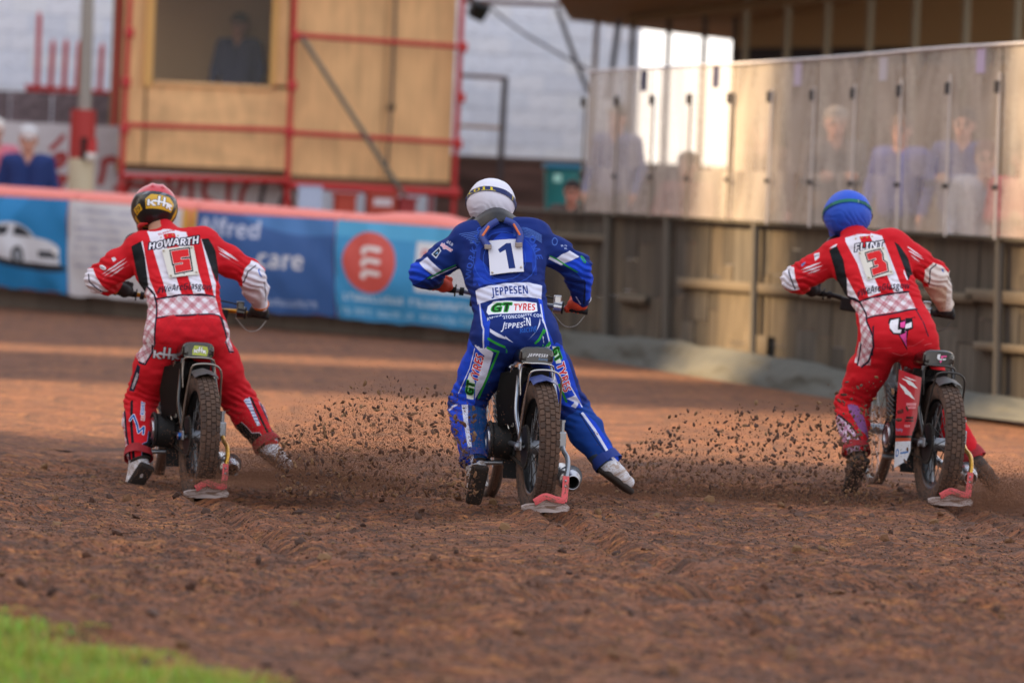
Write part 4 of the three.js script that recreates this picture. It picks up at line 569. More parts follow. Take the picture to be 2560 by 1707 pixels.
  { const q = hc.clone().addScaledVector(fw, 0.078), gg = new THREE.SphereGeometry(0.09, 24, 12, 0, Math.PI * 2, 0, Math.PI); gg.scale(0.95, 0.5, 0.45); const m = new THREE.Matrix4().makeBasis(rt, up2, fw.clone()); gg.applyMatrix4(m).translate(q.x, q.y, q.z); part(gg, 'goggles', mat([20, 24, 30], 0.1), g); }
  o.extra?.({ g, F, V, v, field, hc, T, add: part });
  return { g, F, field };
}
const studs4 = [[0.05, 0.93], [0.93, 0.93], [0.07, 0.06], [0.93, 0.08]];
const plateBase = (c, w, h, bg) => { c.fillStyle = bg; c.fillRect(0, 0, w, h); const r = mulberry(3); for (let i = 0; i < 160; i++) { c.fillStyle = `rgba(90,76,66,${0.15 * r()})`; c.beginPath(); c.ellipse(r() * w, r() * h, 1 + 4 * r(), 1 + 2 * r(), r() * 3, 0, 7); c.fill(); } };
function khr(c, x, y, s, rot = 0, colour = '#e8e8ee', edge = '#15171c') {   // the rider's cross barred lettering
  c.save(); c.translate(x, y); c.rotate(rot); c.scale(s, s);
  for (const pass of [0, 1]) { const f = pass ? colour : edge, k = pass ? 0 : 5; const rr = (a, b, w, h) => { c.fillStyle = f; c.fillRect(a - k, b - k, w + 2 * k, h + 2 * k); };
    rr(-118, -18, 22, 70); poly(c, f, [-96 - k, 12], [-60, -18 - k], [-34 + k, -18 - k], [-72, 14], [-36 + k, 52 + k], [-66, 52 + k], [-98, 22]); rr(-30, -70, 20, 110); rr(16, -70, 20, 110); rr(-62, -12, 160, 20); rr(52, -14, 20, 66); poly(c, f, [66, 10], [110 + k, -12], [118 + k, 10], [92, 22], [126 + k, 52 + k], [98, 52 + k], [66, 24]); }
  c.restore();
}
const claws = (c, list, col = '#e6e4ee') => list.forEach(([x0, y0, x1, y1, w]) => { const dx = x1 - x0, dy = y1 - y0, L = Math.hypot(dx, dy), nx = -dy / L, ny = dx / L, p = [[x0, y0]]; for (let k = 1; k < 6; k++) { const t = k / 6, e = w * Math.sin(Math.PI * t) * (k & 1 ? 1 : 0.7); p.push([x0 + dx * t + nx * e, y0 + dy * t + ny * e]); } p.push([x1, y1]); for (let k = 5; k > 0; k--) { const t = k / 6, e = -w * 0.6 * Math.sin(Math.PI * t) * (k & 1 ? 0.7 : 1); p.push([x0 + dx * t + nx * e, y0 + dy * t + ny * e]); } poly(c, col, ...p); });
const RED = '#c81a26', NAVY = '#181a2c', WHT = '#dedbe6';
// ---- first rider: red and white, number 5, black helmet ----
const F1 = riderFrame(450, 800, 489, 1243);
function paint1(c, sec, side) {
  c.fillStyle = RED; c.fillRect(0, 0, PW, PH);
  const Z1 = (f) => inZoom(c, 180, 440, 3.733, f), Z2 = (f) => inZoom(c, 260, 820, 3.408, f), front = side === 1;
  if (/trunk|thigh|upperArm/.test(sec)) Z1(() => {
    poly(c, '#cc1c27', [600, 560], [1300, 540], [1330, 1100], [700, 1130]);
    poly(c, WHT, [630, 620], [655, 600], [690, 800], [722, 960], [795, 1135], [745, 1110], [688, 960]);
    poly(c, WHT, [690, 480], [845, 470], [845, 530], [1020, 1118], [888, 1132], [716, 560]); poly(c, WHT, [955, 480], [1060, 500], [1240, 1097], [1130, 1107], [955, 522]);
    poly(c, WHT, [1200, 565], [1225, 600], [1300, 860], [1335, 960], [1330, 1090], [1318, 1090]); poly(c, WHT, [720, 545], [840, 455], [960, 490], [1010, 520], [845, 530]);
    if (!front) { text(c, 'GLASGOW', 875, 506, 34, { rot: -0.22, fill: '#b02a34' }); for (const [x, y] of [[825, 560], [885, 548], [938, 542], [985, 545]]) text(c, '★', x, y, 30, { fill: '#b08a4c' }); for (const [x, y] of [[825, 560], [885, 548], [938, 542], [985, 545]]) poly(c, '#b08a4c', [x, y - 12], [x + 4, y - 3], [x + 12, y - 2], [x + 5, y + 4], [x + 7, y + 12], [x, y + 7], [x - 7, y + 12], [x - 5, y + 4], [x - 12, y - 2], [x - 4, y - 3]); }
    poly(c, '#14181c', [545, 640], [640, 605], [675, 750], [692, 900], [706, 1015], [684, 1070], [620, 960], [588, 850]); poly(c, '#14181c', [1205, 575], [1270, 555], [1330, 640], [1352, 800], [1345, 935], [1300, 850], [1250, 700]);
    for (let k = 0; k < 8; k++) { line(c, 'rgba(70,80,80,0.5)', 2, [555 + k * 11, 640 - k * 3], [590 + k * 13, 850 + k * 12], [630 + k * 9, 970 + k * 8]); line(c, 'rgba(70,80,80,0.5)', 2, [1212 + k * 13, 580 - k * 2], [1255 + k * 11, 700], [1305 + k * 5, 850 + k * 5]); }
    if (!front) { text(c, 'HOWARTH', 938, 618, 92, { rot: -0.15, sx: 1.06, stroke: NAVY, lw: 22, fill: '#eceaf2', font: 'italic bold' }); text(c, '#WeAreGlasgow', 1040, 1050, 84, { rot: -0.1, sx: 0.78, fill: NAVY, font: 'italic bold', skew: 0.1 }); }
    tartan(c, [[795, 1150], [1330, 1100], [1380, 1275], [800, 1335]], 2, '#e2dce2', '160,30,46', 0.75, 84); tartan(c, [[640, 1000], [700, 1010], [770, 1100], [790, 1330], [770, 1600], [640, 1700], [640, 1300]], 3, '#e2dce2', '150,30,46', 0.9, 70);
    c.save(); c.globalAlpha = 0.3; tartan(c, [[790, 1360], [1380, 1290], [1470, 1560], [760, 1600]], 5, null, '110,10,20', 0.75, 120); c.restore();
    poly(c, '#23202e', [1360, 1270], [1390, 1270], [1470, 1480], [1440, 1490]); tartan(c, [[1395, 1290], [1480, 1290], [1560, 1620], [1470, 1560]], 6, '#dcd4da', '150,30,46', 0.9, 60);
    line(c, NAVY, 16, [700, 1012], [765, 1100], [787, 1200], [785, 1330], [760, 1600]); line(c, NAVY, 16, [780, 1150], [1000, 1130], [1325, 1098]); line(c, NAVY, 16, [795, 1335], [1000, 1320], [1200, 1300], [1370, 1272]); line(c, 'rgba(230,150,150,0.6)', 3, [800, 1365], [1100, 1345], [1370, 1310]);
  });
  if (sec.endsWith('ArmL')) Z1(() => {
    poly(c, WHT, [182, 880], [300, 1070], [330, 1110], [160, 1150], [60, 1120], [60, 900], [150, 880]); line(c, NAVY, 12, [145, 930], [160, 1000], [230, 1060], [285, 1115]);
    if (!front) { claws(c, [[270, 930, 510, 770, 11], [290, 945, 520, 800, 11], [345, 950, 490, 850, 10]]); poly(c, WHT, [360, 775], [395, 765], [415, 790], [385, 808]); c.fillStyle = '#dfe3ea'; c.beginPath(); c.ellipse(280, 865, 38, 20, 0.35, 0, 7); c.fill(); line(c, '#27304a', 6, [262, 862], [298, 868]); } line(c, 'rgba(235,160,160,0.6)', 3, [280, 970], [430, 900], [590, 800]);
  });
  if (sec.endsWith('ArmR')) Z1(() => {
    poly(c, WHT, [1590, 960], [1610, 870], [1690, 800], [1760, 830], [1900, 1000], [1900, 1300], [1640, 1280], [1600, 1010]); if (sec === 'foreArmR') { c.fillStyle = '#c9bcc0'; c.fillRect(1560, 1010, 200, 300); poly(c, WHT, [1720, 880], [1800, 1000], [1850, 1260], [1780, 1250], [1740, 1050]); line(c, '#2a2a36', 8, [1735, 900], [1790, 1020], [1810, 1200]); }
    line(c, NAVY, 10, [1715, 845], [1640, 895], [1605, 1005]); if (!front) claws(c, [[1345, 660, 1545, 790, 9], [1350, 685, 1560, 805, 9], [1360, 720, 1480, 790, 8]]); line(c, 'rgba(235,160,160,0.6)', 3, [1345, 740], [1480, 800], [1590, 860]); if (!front) { c.strokeStyle = '#2b62c4'; c.lineWidth = 12; c.beginPath(); c.ellipse(1760, 910, 14, 34, -0.3, 1.6, 4.8); c.stroke(); }
  });
  if (sec === 'thighL') Z2(() => { tartan(c, [[300, -200], [430, -100], [415, 100], [420, 200], [350, 315], [285, 315], [200, 280], [300, 80]], 8, '#dfd6de', '150,30,46', 0.9, 66); line(c, NAVY, 13, [440, -100], [412, 110], [405, 220], [345, 320], [285, 318]); if (!front) { khr(c, 530, 225, 0.95, 0.14, '#d9d9e2', '#1a1c26'); poly(c, '#1b2236', [270, 335], [300, 345], [290, 440], [240, 570], [190, 580], [210, 520]); text(c, 'ROBERT', 262, 450, 30, { rot: -1.2, fill: '#e4e4ec' }); text(c, 'AMBROSE', 244, 500, 26, { rot: -1.2, fill: '#e4e4ec' }); } });
  if (sec === 'thighR') Z2(() => { tartan(c, [[1010, -60], [1050, 20], [1120, 235], [1085, 240], [1030, 130]], 9, '#dfd6de', '150,30,46', 0.9, 60); line(c, NAVY, 10, [1035, 120], [1075, 225], [1120, 240]); });
  if (sec === 'shinL') Z2(() => { tartan(c, [[120, 640], [185, 640], [190, 850], [240, 1090], [140, 1100]], 10, '#dfd6de', '150,30,46', 0.9, 60); line(c, NAVY, 14, [182, 660], [200, 850], [235, 1060]); line(c, '#15141c', 22, [242, 620], [240, 800], [262, 1060]); poly(c, '#1a191e', [440, 840], [385, 850], [372, 940], [335, 960], [325, 1060], [520, 1120], [520, 840]); line(c, '#6f8ab8', 5, [385, 850], [372, 940], [335, 960], [327, 1050]); if (!front) { text(c, 'RUN', 338, 745, 36, { rot: -1.5, fill: '#e2653a', stroke: '#e6e6f0', lw: 8 }); text(c, 'RIGHT', 334, 690, 36, { rot: -1.5, fill: '#2c6cc0', stroke: '#e6e6f0', lw: 8 }); line(c, '#dfe4f0', 24, [230, 770], [258, 745], [290, 820], [300, 870], [345, 830], [340, 880]); line(c, '#1f5fae', 14, [230, 770], [258, 745], [290, 820], [300, 870], [345, 830], [340, 880]); } });
  if (sec === 'shinR') Z2(() => { tartan(c, [[1290, 600], [1360, 600], [1490, 920], [1430, 930], [1380, 780]], 11, '#dfd6de', '150,30,46', 0.9, 50); line(c, '#15141c', 18, [1240, 590], [1330, 780], [1400, 920]); line(c, '#28324a', 10, [1310, 620], [1380, 780], [1435, 910]); poly(c, '#1c1a1d', [1100, 810], [1160, 795], [1200, 830], [1245, 880], [1310, 880], [1360, 940], [1320, 1100], [1200, 1000]); line(c, '#d8d4d8', 5, [1160, 795], [1200, 830], [1245, 880], [1310, 880], [1360, 940]); if (!front) { poly(c, '#cfd6ea', [1165, 590], [1230, 585], [1265, 690], [1320, 820], [1290, 825], [1235, 700]); for (let k = 0; k < 8; k++) line(c, '#3a558f', 7, [1185 + k * 13, 600 + k * 26], [1222 + k * 12, 596 + k * 26]); } });
  specks(c, 12, 280, 850, 720, 1200, 520); c.save(); c.globalAlpha = 0.5; specks(c, 13, 200, 560, 700, 860, 160, '80,40,36', 1.6); c.restore();
}
const helm1 = (c, w, h) => {
  c.fillStyle = '#14181a'; c.fillRect(0, 0, w, h); c.fillStyle = '#c02c3a'; c.fillRect(0, 0, w, h * 0.36); c.fillRect(0, 0, w * 0.3, h * 0.42);
  for (let k = 0; k < 11; k++) poly(c, k % 3 ? '#2a3238' : '#6c747c', [w * (0.3 + k * 0.04), h * 0.35], [w * (0.335 + k * 0.04), h * 0.35], [w * (0.31 + k * 0.04), h * 0.41], [w * (0.27 + k * 0.04), h * 0.42]);
  poly(c, '#d3a51c', [w * 0.425, h * 0.51], [w * 0.46, h * 0.42], [w * 0.59, h * 0.42], [w * 0.635, h * 0.51], [w * 0.63, h * 0.66], [w * 0.43, h * 0.68]); khr(c, w * 0.53, h * 0.55, 0.78, 0, '#eceef2', '#1a1a1e');
  c.save(); c.translate(w * 0.35, h * 0.66); c.rotate(-0.35); c.fillStyle = '#d3a51c'; c.fillRect(-44, -30, 88, 60); text(c, '29', 0, 0, 56, { fill: '#15171a', sx: 1.1 }); c.restore();
  poly(c, '#c29a1e', [w * 0.68, h * 0.5], [w * 0.72, h * 0.58], [w * 0.7, h * 0.84], [w * 0.67, h * 0.66]); poly(c, '#b8921c', [w * 0.25, h * 0.76], [w * 0.3, h * 0.72], [w * 0.28, h * 0.94], [w * 0.22, h * 0.95]);
};
const R1 = buildRider({
  F: F1, seed: 3, mid: [450, 800], label: 'rider in red and white stripes with number 5 and black helmet', glove: [30, 27, 26], cuff: [206, 112, 26], hem: [150, 24, 34], girth: 1,
  joints: { pelvisL: [418, 838, -0.4], pelvisR: [512, 836, -0.4], waistL: [420, 745, -0.5], waistR: [496, 740, -0.5], shoulderL: [346, 630, -0.66], shoulderR: [511, 617, -0.66], neck: [410, 590, -0.74], head: [386, 522, -0.82], elbowL: [248, 700, -0.72], wristL: [286, 716, -0.88], handL: [312, 727, -0.94], elbowR: [627, 690, -0.74], wristR: [649, 762, -0.9], handR: [645, 783, -0.95], kneeL: [352, 1002, -0.58], ankleL: [346, 1130, -0.4], heelL: [356, 1176, -0.36], toeL: [316, 1236, -0.44], kneeR: [594, 1000, -0.62], ankleR: [660, 1104, -0.52], heelR: [676, 1132, -0.48], toeR: [716, 1164, -0.62] },
  soleL: V3(0.25, -0.1, 1).normalize(), soleR: V3(-0.35, -0.9, -0.1).normalize(), gripDir: V3(1, -0.14, 0).normalize(), paint: paint1,
  helmetR: [0.131, 0.135, 0.152], headTilt: [0.35, -0.1, -0.1], helmetName: 'helmet', helmetPaint: helm1, helmetMat: { roughness: 0.32, clearcoat: 0.15, clearcoatRoughness: 0.15 }, helmetBumps: (a, b, c) => (b > 0.08 ? -0.006 * Math.exp(-((Math.abs(a) - 0.03) ** 2) / 0.0002) : 0),
  plate: { corners: [[404, 629], [483, 620], [497, 692], [423, 700]], studs: studs4, draw: (c, w, h) => { plateBase(c, w, h, '#d9d6cc'); text(c, 'S', w * 0.52, h * 0.53, 520, { fill: '#d3262b', stroke: '#15151c', lw: 60, sx: 0.1 }); c.lineJoin = 'miter'; const p = [[140, 60], [420, 50], [410, 180], [270, 185], [268, 225], [410, 222], [400, 420], [130, 445], [140, 310], [280, 305], [282, 275], [128, 280]]; c.lineWidth = 58; c.strokeStyle = '#15151c'; c.beginPath(); p.forEach(([x, y], i) => (i ? c.lineTo(x, y) : c.moveTo(x, y))); c.closePath(); c.stroke(); c.lineWidth = 14; c.strokeStyle = '#e9e6e0'; c.stroke(); poly(c, '#d3262b', ...p); } },
  extra: ({ g, V, T, hc }) => {
    const col = tube([V(318, 628, -0.62), V(322, 600, -0.72), V(352, 590, -0.82), V(440, 606, -0.86)], 0.02, 20, 8); part(col, 'neck_brace', mat([26, 24, 26], 0.6), g);
    const rim = new THREE.TorusGeometry(0.085, 0.016, 8, 30); rim.rotateX(Math.PI / 2 - 0.35).translate(hc.x + 0.005, hc.y - 0.105, hc.z + 0.01); part(rim, 'helmet_lining', mat([206, 58, 60], 0.8), g);
    const nk = boneField([bone(V(402, 590, -0.72), V(396, 552, -0.8), 0.068, 0.062)], 0.02); part(surfaceNet(nk, 0.009), 'nape', mat([176, 128, 104], 0.7), g);
  },
});
// ---- second rider: blue, number 1, white helmet cover ----
const F2 = riderFrame(1270, 800, 1336, 1278);
function paint2(c, sec, side) {
  c.fillStyle = sec.startsWith('shin') ? '#173f8e' : '#152c72'; c.fillRect(0, 0, PW, PH);
  const Z3 = (f) => inZoom(c, 1000, 420, 3.563, f), Z4 = (f) => inZoom(c, 1080, 820, 3.267, f), front = side === 1, GRN = '#2f9a3c', BR = '#1c46c8', W2 = '#d2d6ec';
  if (/trunk|thigh|upperArm/.test(sec)) Z3(() => {
    poly(c, '#15296e', [540, 560], [1280, 530], [1270, 1000], [640, 1060]); line(c, '#1e3c9c', 40, [660, 1000], [700, 700], [800, 560], [1000, 520], [1180, 640], [1200, 900]);
    poly(c, '#1b3fae', [740, 680], [900, 560], [1080, 560], [1180, 700], [1180, 820], [1100, 830], [1080, 660]); poly(c, '#1b3fae', [690, 780], [790, 880], [820, 980], [1000, 1010], [700, 1040], [640, 900]); c.strokeStyle = '#3560cc'; c.lineWidth = 4; c.beginPath(); c.ellipse(930, 800, 280, 250, 0, 0, 7); c.stroke(); c.beginPath(); c.ellipse(930, 800, 190, 200, 0, 0, 7); c.stroke();
    for (let k = 0; k < 7; k++) { line(c, 'rgba(110,150,225,0.75)', 5, [520 + k * 22, 570 + k * 14], [620, 560 + k * 16], [730, 530 + k * 18]); line(c, 'rgba(110,150,225,0.75)', 5, [1010, 500 + k * 12], [1120, 510 + k * 13], [1260, 560 + k * 8]); }
    if (!front) { [...'WORKINGTON'].slice(0, 7).forEach((s, i) => text(c, s, 600 + 16 * i + (i > 4 ? 10 : 0), 905 - i * 62, 78, { rot: -1.25 + i * 0.12, fill: '#2c50b4' })); [...'COMETS'].slice(1, 4).forEach((s, i) => text(c, s, 1180 + i * 28, 610 + i * 70, 84, { rot: 0.5 + i * 0.3, fill: '#2c50b4' })); }
    poly(c, W2, [665, 1065], [1262, 1000], [1256, 1130], [685, 1190]); if (!front) text(c, 'JEPPESEN', 982, 1095, 98, { rot: -0.1, fill: '#1c3684', sx: 0.74 });
    if (!front) { poly(c, '#e2e6ee', [780, 1225], [830, 1190], [1215, 1180], [1225, 1265], [1170, 1290], [790, 1320], [770, 1290]); text(c, 'GT', 900, 1250, 108, { rot: -0.05, fill: '#17331c', stroke: GRN, lw: 16, sx: 1.3, skew: 0.25 }); text(c, 'TYRES', 1110, 1236, 92, { rot: -0.09, fill: '#c8202c', stroke: '#eef0f4', lw: 10, sx: 0.74, skew: 0.15 }); text(c, 'WORKINGTONCOMETS.COM', 1015, 1334, 46, { rot: -0.11, fill: '#d4dcf0', sx: 0.86 }); text(c, 'JEPPESEN', 1040, 1412, 62, { rot: -0.1, fill: '#dfe4f2', sx: 1.0, font: 'italic bold' }); text(c, 'Racing', 1140, 1446, 50, { rot: -0.2, fill: '#2a6ac8', font: 'italic', family: 'serif' }); }
    poly(c, BR, [690, 1190], [712, 1190], [790, 1400], [800, 1570], [740, 1570], [730, 1420]); line(c, W2, 14, [705, 1190], [730, 1400], [745, 1440]); line(c, W2, 14, [745, 1440], [738, 1568]); poly(c, BR, [1225, 1130], [1262, 1130], [1300, 1400], [1400, 1568], [1330, 1568], [1280, 1380]); line(c, W2, 12, [1250, 1190], [1270, 1330], [1300, 1420], [1340, 1560]);
    poly(c, W2, [795, 1435], [900, 1480], [1010, 1545], [880, 1500], [800, 1460]); poly(c, W2, [1275, 1370], [1200, 1470], [1130, 1530], [1260, 1410]); line(c, GRN, 20, [790, 1510], [860, 1550], [940, 1590]); line(c, GRN, 20, [1290, 1440], [1240, 1510], [1200, 1545]); line(c, GRN, 16, [1330, 1510], [1270, 1570]);
  });
  if (sec.endsWith('ArmL')) Z3(() => { poly(c, '#153078', [300, 500], [620, 560], [560, 900], [200, 900]); poly(c, BR, [40, 860], [160, 840], [270, 950], [150, 1030], [40, 1060]); poly(c, W2, [155, 850], [230, 795], [365, 910], [290, 955]); line(c, GRN, 10, [240, 985], [380, 915], [555, 840]); line(c, W2, 8, [270, 985], [400, 925], [555, 862]); if (sec === 'foreArmL') { c.fillStyle = '#13264e'; c.fillRect(140, 960, 400, 200); line(c, GRN, 8, [150, 1010], [330, 960]); } if (!front) { text(c, 'ata', 440, 668, 46, { rot: 0.4, fill: '#cfd8ee' }); text(c, 'signar', 410, 708, 42, { rot: 0.45, fill: '#e08aa2', stroke: '#dfe4ee', lw: 6 }); poly(c, '#c0c8d4', [270, 770], [340, 705], [362, 740], [320, 808]); poly(c, '#1a2434', [285, 770], [335, 722], [350, 742], [316, 792]); poly(c, '#7fb2e0', [300, 770], [330, 745], [334, 765]); } });
  if (sec.endsWith('ArmR')) Z3(() => { poly(c, W2, [1390, 810], [1440, 770], [1520, 740], [1610, 795], [1500, 840], [1440, 870], [1300, 800], [1290, 760]); poly(c, BR, [1470, 850], [1620, 800], [1760, 900], [1760, 1200], [1660, 1200], [1640, 1000], [1560, 920]); line(c, GRN, 12, [1275, 755], [1400, 815], [1500, 880], [1585, 930]); line(c, W2, 14, [1290, 775], [1390, 838]); if (sec === 'foreArmR') { poly(c, '#142c72', [1480, 900], [1600, 930], [1645, 1000], [1650, 1300], [1500, 1300]); line(c, '#0e1420', 10, [1645, 1020], [1640, 1230]); line(c, W2, 10, [1570, 1160], [1610, 1230]); } if (!front) { c.strokeStyle = '#4a6cb8'; c.lineWidth = 8; c.beginPath(); c.ellipse(1385, 660, 24, 30, 0.4, 0, 7); c.stroke(); text(c, '✶', 1310, 585, 60, { fill: '#c8d2ee' }); dashes(c, mulberry(2), 1440, 690, 50, 14, '#c8d2ee'); dashes(c, mulberry(3), 1450, 714, 44, 12, '#c8d2ee'); c.strokeStyle = '#3aa24a'; c.lineWidth = 10; c.beginPath(); c.ellipse(1645, 820, 10, 30, -0.5, 0, 7); c.stroke(); } });
  if (sec === 'thighL') Z4(() => { poly(c, BR, [200, 100], [340, 170], [420, 200], [340, 640], [120, 640]); poly(c, W2, [370, 60], [505, 190], [440, 420], [340, 600], [350, 470], [430, 220], [340, 160]); line(c, GRN, 18, [455, 150], [545, 185], [470, 360], [370, 590]); line(c, W2, 8, [200, 560], [300, 340], [340, 180]); if (!front) { text(c, 'TYRES', 365, 325, 100, { rot: -1.33, fill: '#c8202c', stroke: '#eef0f4', lw: 10, sx: 0.78, skew: 0.1 }); poly(c, '#dfe8e2', [300, 370], [350, 440], [330, 600], [275, 590], [262, 500]); text(c, 'GT', 305, 500, 92, { rot: -1.4, fill: '#152c18', stroke: GRN, lw: 14, sx: 1.1 }); } });
  if (sec === 'thighR') Z4(() => { poly(c, BR, [960, 60], [1100, 200], [1260, 690], [1020, 640]); poly(c, W2, [900, 60], [985, 100], [950, 190], [1020, 430], [1080, 560], [1050, 540], [970, 300], [915, 170]); line(c, BR, 14, [905, 150], [985, 380], [1050, 560]); line(c, GRN, 18, [1040, 460], [1110, 620]); poly(c, W2, [1110, 590], [1180, 570], [1230, 630], [1190, 680], [1150, 660], [1180, 630]); if (!front) { poly(c, '#dfe8e2', [985, 150], [1040, 170], [1070, 300], [1020, 300]); text(c, 'GT', 1030, 225, 90, { rot: 1.28, fill: '#152c18', stroke: GRN, lw: 14, sx: 1.0 }); text(c, 'TYRES', 1085, 415, 96, { rot: 1.32, fill: '#c8202c', stroke: '#eef0f4', lw: 10, sx: 0.86 }); } line(c, W2, 10, [1135, 480], [1250, 680]); });
  if (sec === 'shinL') Z4(() => { poly(c, BR, [100, 600], [250, 620], [310, 1100], [180, 1160]); poly(c, W2, [245, 620], [300, 620], [300, 760], [345, 1040], [318, 1060], [280, 860], [255, 700]); poly(c, '#1c4a86', [310, 620], [480, 640], [470, 1060], [350, 1040]); for (let k = 0; k < 4; k++) line(c, 'rgba(30,40,80,0.6)', 4, [330 + k * 14, 640], [370 + k * 12, 1020]); line(c, W2, 16, [140, 620], [210, 615]); });
  if (sec === 'shinR') Z4(() => { poly(c, BR, [1240, 680], [1330, 760], [1560, 1110], [1480, 1080]); line(c, W2, 22, [1225, 690], [1320, 820], [1440, 1020], [1500, 1070]); line(c, '#11224e', 8, [1200, 690], [1330, 900], [1440, 1050]); poly(c, '#3a4450', [1230, 1040], [1330, 1010], [1420, 1060], [1440, 1110], [1320, 1180], [1260, 1140]); });
  specks(c, 22, 1110, 900, 1600, 1200, 460, '120,60,44', 2.6); specks(c, 23, 1120, 1010, 1230, 1180, 70, '150,62,46', 3.4);
}
const wrinkledCover = (r, g, b, seed) => (c, w, h) => { c.fillStyle = `rgb(${r},${g},${b})`; c.fillRect(0, 0, w, h); specks(c, seed, 0, 0, w, h, 60, '110,100,100', 2); };
const fabricBumps = (a, b, c) => 0.0018 * noise(a * 26, b * 14, c * 26) + 0.0012 * Math.sin((a * 0.6 + b + 0.02 * noise(a * 20, b * 20)) * 210) * smooth(-b, 0.0, 0.08);
const R2 = buildRider({
  F: F2, seed: 7, mid: [1270, 800], label: 'rider in blue leathers with number 1 and white helmet cover', glove: [196, 62, 30], cuff: [206, 206, 212], hem: [26, 52, 128], girth: 1.0,
  joints: { pelvisL: [1238, 842, -0.4], pelvisR: [1336, 840, -0.4], waistL: [1234, 745, -0.5], waistR: [1310, 740, -0.5], shoulderL: [1162, 608, -0.66], shoulderR: [1336, 594, -0.66], neck: [1244, 576, -0.74], head: [1228, 506, -0.82], elbowL: [1062, 684, -0.72], wristL: [1088, 700, -0.88], handL: [1108, 714, -0.94], elbowR: [1442, 668, -0.74], wristR: [1455, 744, -0.9], handR: [1442, 768, -0.95], kneeL: [1166, 1012, -0.58], ankleL: [1184, 1140, -0.4], heelL: [1196, 1180, -0.36], toeL: [1184, 1240, -0.42], kneeR: [1430, 1024, -0.62], ankleR: [1512, 1146, -0.52], heelR: [1526, 1172, -0.48], toeR: [1570, 1206, -0.62] },
  soleL: V3(0.1, -0.2, 1).normalize(), soleR: V3(-0.35, -0.9, -0.1).normalize(), gripDir: V3(1, -0.16, 0).normalize(), paint: paint2,
  helmetR: [0.13, 0.13, 0.152], headTilt: [0.2, -0.05, -0.1], helmetName: 'helmet_cover', helmetPaint: wrinkledCover(214, 214, 228, 4), helmetMat: { roughness: 0.55, sheen: 0.2 }, helmetBumps: fabricBumps,
  strap: { tilt: [0.5, 0.027, -0.16], paint: (c, w, h) => { c.fillStyle = '#15255c'; c.fillRect(0, 0, w, h); c.fillStyle = '#c8b820'; c.fillRect(w * 0.3, 2, 14, h - 4); text(c, 'SCOTT', w * 0.63, h * 0.52, 58, { fill: '#d8c41c', sx: -1.9, skew: -0.2 }); } },
  plate: { corners: [[1220, 607], [1305, 602], [1310, 683], [1226, 692]], studs: [[0.07, 0.05], [0.93, 0.12]], draw: (c, w, h) => { plateBase(c, w, h, '#d6d8e4'); poly(c, '#1b3170', [145, 145], [275, 60], [345, 60], [390, 455], [290, 455], [258, 160], [170, 200]); } },
  extra: ({ g, V, field, F }) => {
    const blk = mat([28, 28, 34], 0.5), nb = part(loft(span(0, 1, 20).map((t) => { const x = 1180 + 122 * t, e = Math.sin(Math.PI * t), y = 556 - 34 * e; return [V(x, y + 30, -0.55 - 0.08 * (1 - e)), V(x, y + 8, -0.56 - 0.1 * (1 - e)), V(x, y - 4, -0.62 - 0.1 * (1 - e)), V(x, y + 4, -0.68 - 0.1 * (1 - e)), V(x, y + 34, -0.66 - 0.1 * (1 - e))]; })), 'neck_brace', mat([28, 28, 34], 0.5, { side: THREE.DoubleSide }), g);
    for (const [pts, c] of [[[[1244, 552], [1222, 566], [1206, 590], [1220, 617]], [40, 62, 140]], [[[1262, 550], [1284, 560], [1300, 588], [1297, 612]], [40, 62, 140]]]) { const P = pts.map(([x, y]) => V(x, y, skinZ(F, field, x, y + 8) + 0.03)); part(tube(P, 0.02, 24, 6), 'brace_tail', mat(c, 0.5), nb); part(rod(P[1].clone().setZ(P[1].z + 0.018), P[2].clone().setZ(P[2].z + 0.018), 0.006), 'brace_stripe', mat([214, 110, 56], 0.5), nb); const e = P[3]; part(new RoundedBoxGeometry(0.038, 0.026, 0.02, 2, 0.005).translate(e.x, e.y, e.z + 0.006), 'brace_tip', mat([150, 138, 132], 0.5), nb); }
    part(tube([V(1140, 592, -0.62), V(1158, 572, -0.7), V(1190, 548, -0.8)], 0.024, 16, 8), 'brace_arm', blk, nb);
  },
});
